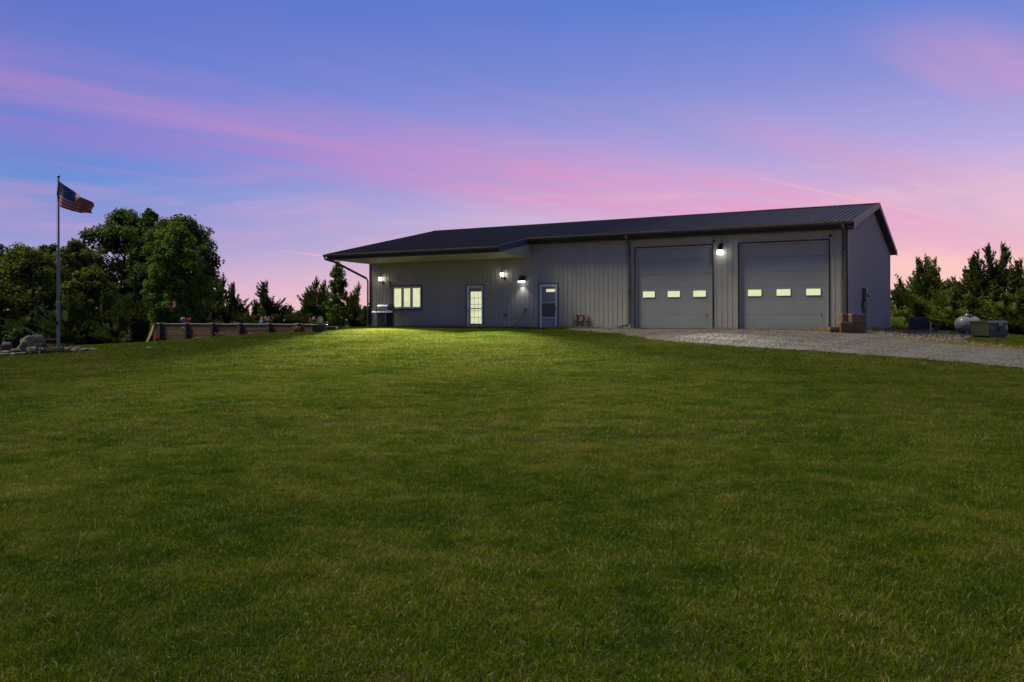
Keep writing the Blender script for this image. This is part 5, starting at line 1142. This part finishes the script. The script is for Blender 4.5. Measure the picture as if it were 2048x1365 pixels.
t.l.new(b_.outputs[0], mx.inputs[1]); t.l.new(tr.outputs[0], mx.inputs[2]); t.l.new(mx.outputs[0], out.inputs[0])
def patch_coll(name, n_var, nbl, rad, hmin, hmax, wmin, wmax, lean, seed):
    c_ = bpy.data.collections.new(name)
    for v in range(n_var):
        rng = np.random.default_rng(seed + v); r_ = rad * np.sqrt(rng.random(nbl)); a = rng.uniform(0, 6.28, nbl)
        h = rng.uniform(hmin, hmax, nbl) * (1 + .35 * (rng.random(nbl) > .93)); V, F = blade_arrays(rng, nbl, r_ * np.cos(a), r_ * np.sin(a), np.full(nbl, -.01), h, rng.uniform(wmin, wmax, nbl), np.clip(rng.normal(lean, .28, nbl), .05, 1.25))
        me = bpy.data.meshes.new(name); mesh_np(me, V, F); me.materials.append(m); q = bpy.data.objects.new(name, me); c_.objects.link(q)
    return c_
near = patch_coll('grass_near', 7, 300, .17, .022, .050, .0011, .0022, .62, 300)
midc = patch_coll('grass_mid', 6, 380, .28, .026, .050, .0014, .0030, .60, 320)
farc = patch_coll('grass_far', 6, 420, .46, .030, .052, .0030, .0062, .55, 340)
def scatter(y0, y1, step, half):
    gx_ = np.arange(-half(y1), half(y1), step); gy_ = np.arange(y0, y1, step); X, Y = np.meshgrid(gx_, gy_); X = X.ravel(); Y = Y.ravel(); r_ = np.random.default_rng(int(y0 * 10))
    X = X + r_.uniform(-.5, .5, len(X)) * step; Y = Y + r_.uniform(-.5, .5, len(Y)) * step
    k = np.abs(X) < half(Y); X, Y = X[k], Y[k]
    grav = in_poly(X + edge_noise(X, Y) * 1.4, Y + edge_noise(Y, X) * 1.4, GRAVEL); keep = ~grav
    uu = -(X - CX) * cT + (Y - CY) * sT; vv = (X - CX) * sT + (Y - CY) * cT; keep &= ~((uu > -.25) & (uu < L + .1) & (vv > -.22))
    keep &= ~in_poly(X, Y, [(p.x, p.y) for p in ring]) & ~in_poly(X, Y, RUB)
    rk = ((X + 17.0) / 1.6) ** 2 + ((Y - 30.0) / .75) ** 2 < 1; keep &= ~rk
    return X[keep], Y[keep]
hw = lambda y: .66 * y + 1.2
zones = [scatter(1.6, 9.0, .112, hw), scatter(9.0, 19.0, .22, hw), scatter(19.0, 52.0, .36, hw)]
X = np.concatenate([q[0] for q in zones]); Y = np.concatenate([q[1] for q in zones]); zid = np.concatenate([np.full(len(q[0]), i, np.int32) for i, q in enumerate(zones)])
me = bpy.data.meshes.new('lawn_grass'); me.vertices.add(len(X)); me.vertices.foreach_set('co', np.stack([X, Y, ground(X, Y)], -1).astype(np.float32).ravel())
at = me.attributes.new('zone', 'INT', 'POINT'); at.data.foreach_set('value', zid); me.update()
lg = obj('lawn_grass', me, m); tag(lg, 'mown lawn grass with dry patches in front of the building', 'grass', kind='stuff')
ng = bpy.data.node_groups.new('lawn_grass', 'GeometryNodeTree'); ng.interface.new_socket('Geometry', in_out='INPUT', socket_type='NodeSocketGeometry'); ng.interface.new_socket('Geometry', in_out='OUTPUT', socket_type='NodeSocketGeometry')
N = ng.nodes; Lk = ng.links; gi = N.new('NodeGroupInput'); go_ = N.new('NodeGroupOutput'); jn = N.new('GeometryNodeJoinGeometry')
na_ = N.new('GeometryNodeInputNamedAttribute'); na_.data_type = 'INT'; na_.inputs['Name'].default_value = 'zone'
for zi, c_ in enumerate((near, midc, farc)):
    cp = N.new('FunctionNodeCompare'); cp.data_type = 'INT'; cp.operation = 'EQUAL'; Lk.new(na_.outputs['Attribute'], cp.inputs[2]); cp.inputs[3].default_value = zi
    ci = N.new('GeometryNodeCollectionInfo'); ci.inputs['Collection'].default_value = c_; ci.inputs['Separate Children'].default_value = True; ci.inputs['Reset Children'].default_value = True
    ip = N.new('GeometryNodeInstanceOnPoints'); ip.inputs['Pick Instance'].default_value = True
    rv = N.new('FunctionNodeRandomValue'); rv.data_type = 'FLOAT_VECTOR'; rv.inputs[0].default_value = (-.05, -.05, 0); rv.inputs[1].default_value = (.05, .05, 6.283)
    rs = N.new('FunctionNodeRandomValue'); rs.data_type = 'FLOAT'; rs.inputs[2].default_value = .75; rs.inputs[3].default_value = 1.25; rs.inputs['Seed'].default_value = 7
    Lk.new(gi.outputs[0], ip.inputs['Points']); Lk.new(cp.outputs[0], ip.inputs['Selection']); Lk.new(ci.outputs[0], ip.inputs['Instance']); Lk.new(rv.outputs[0], ip.inputs['Rotation']); Lk.new(rs.outputs[1], ip.inputs['Scale']); Lk.new(ip.outputs[0], jn.inputs[0])
Lk.new(jn.outputs[0], go_.inputs[0])
md = lg.modifiers.new('grass', 'NODES'); md.node_group = ng
print('grass points', len(X), 'meshes', sum(len(q.polygons) for q in bpy.data.meshes))
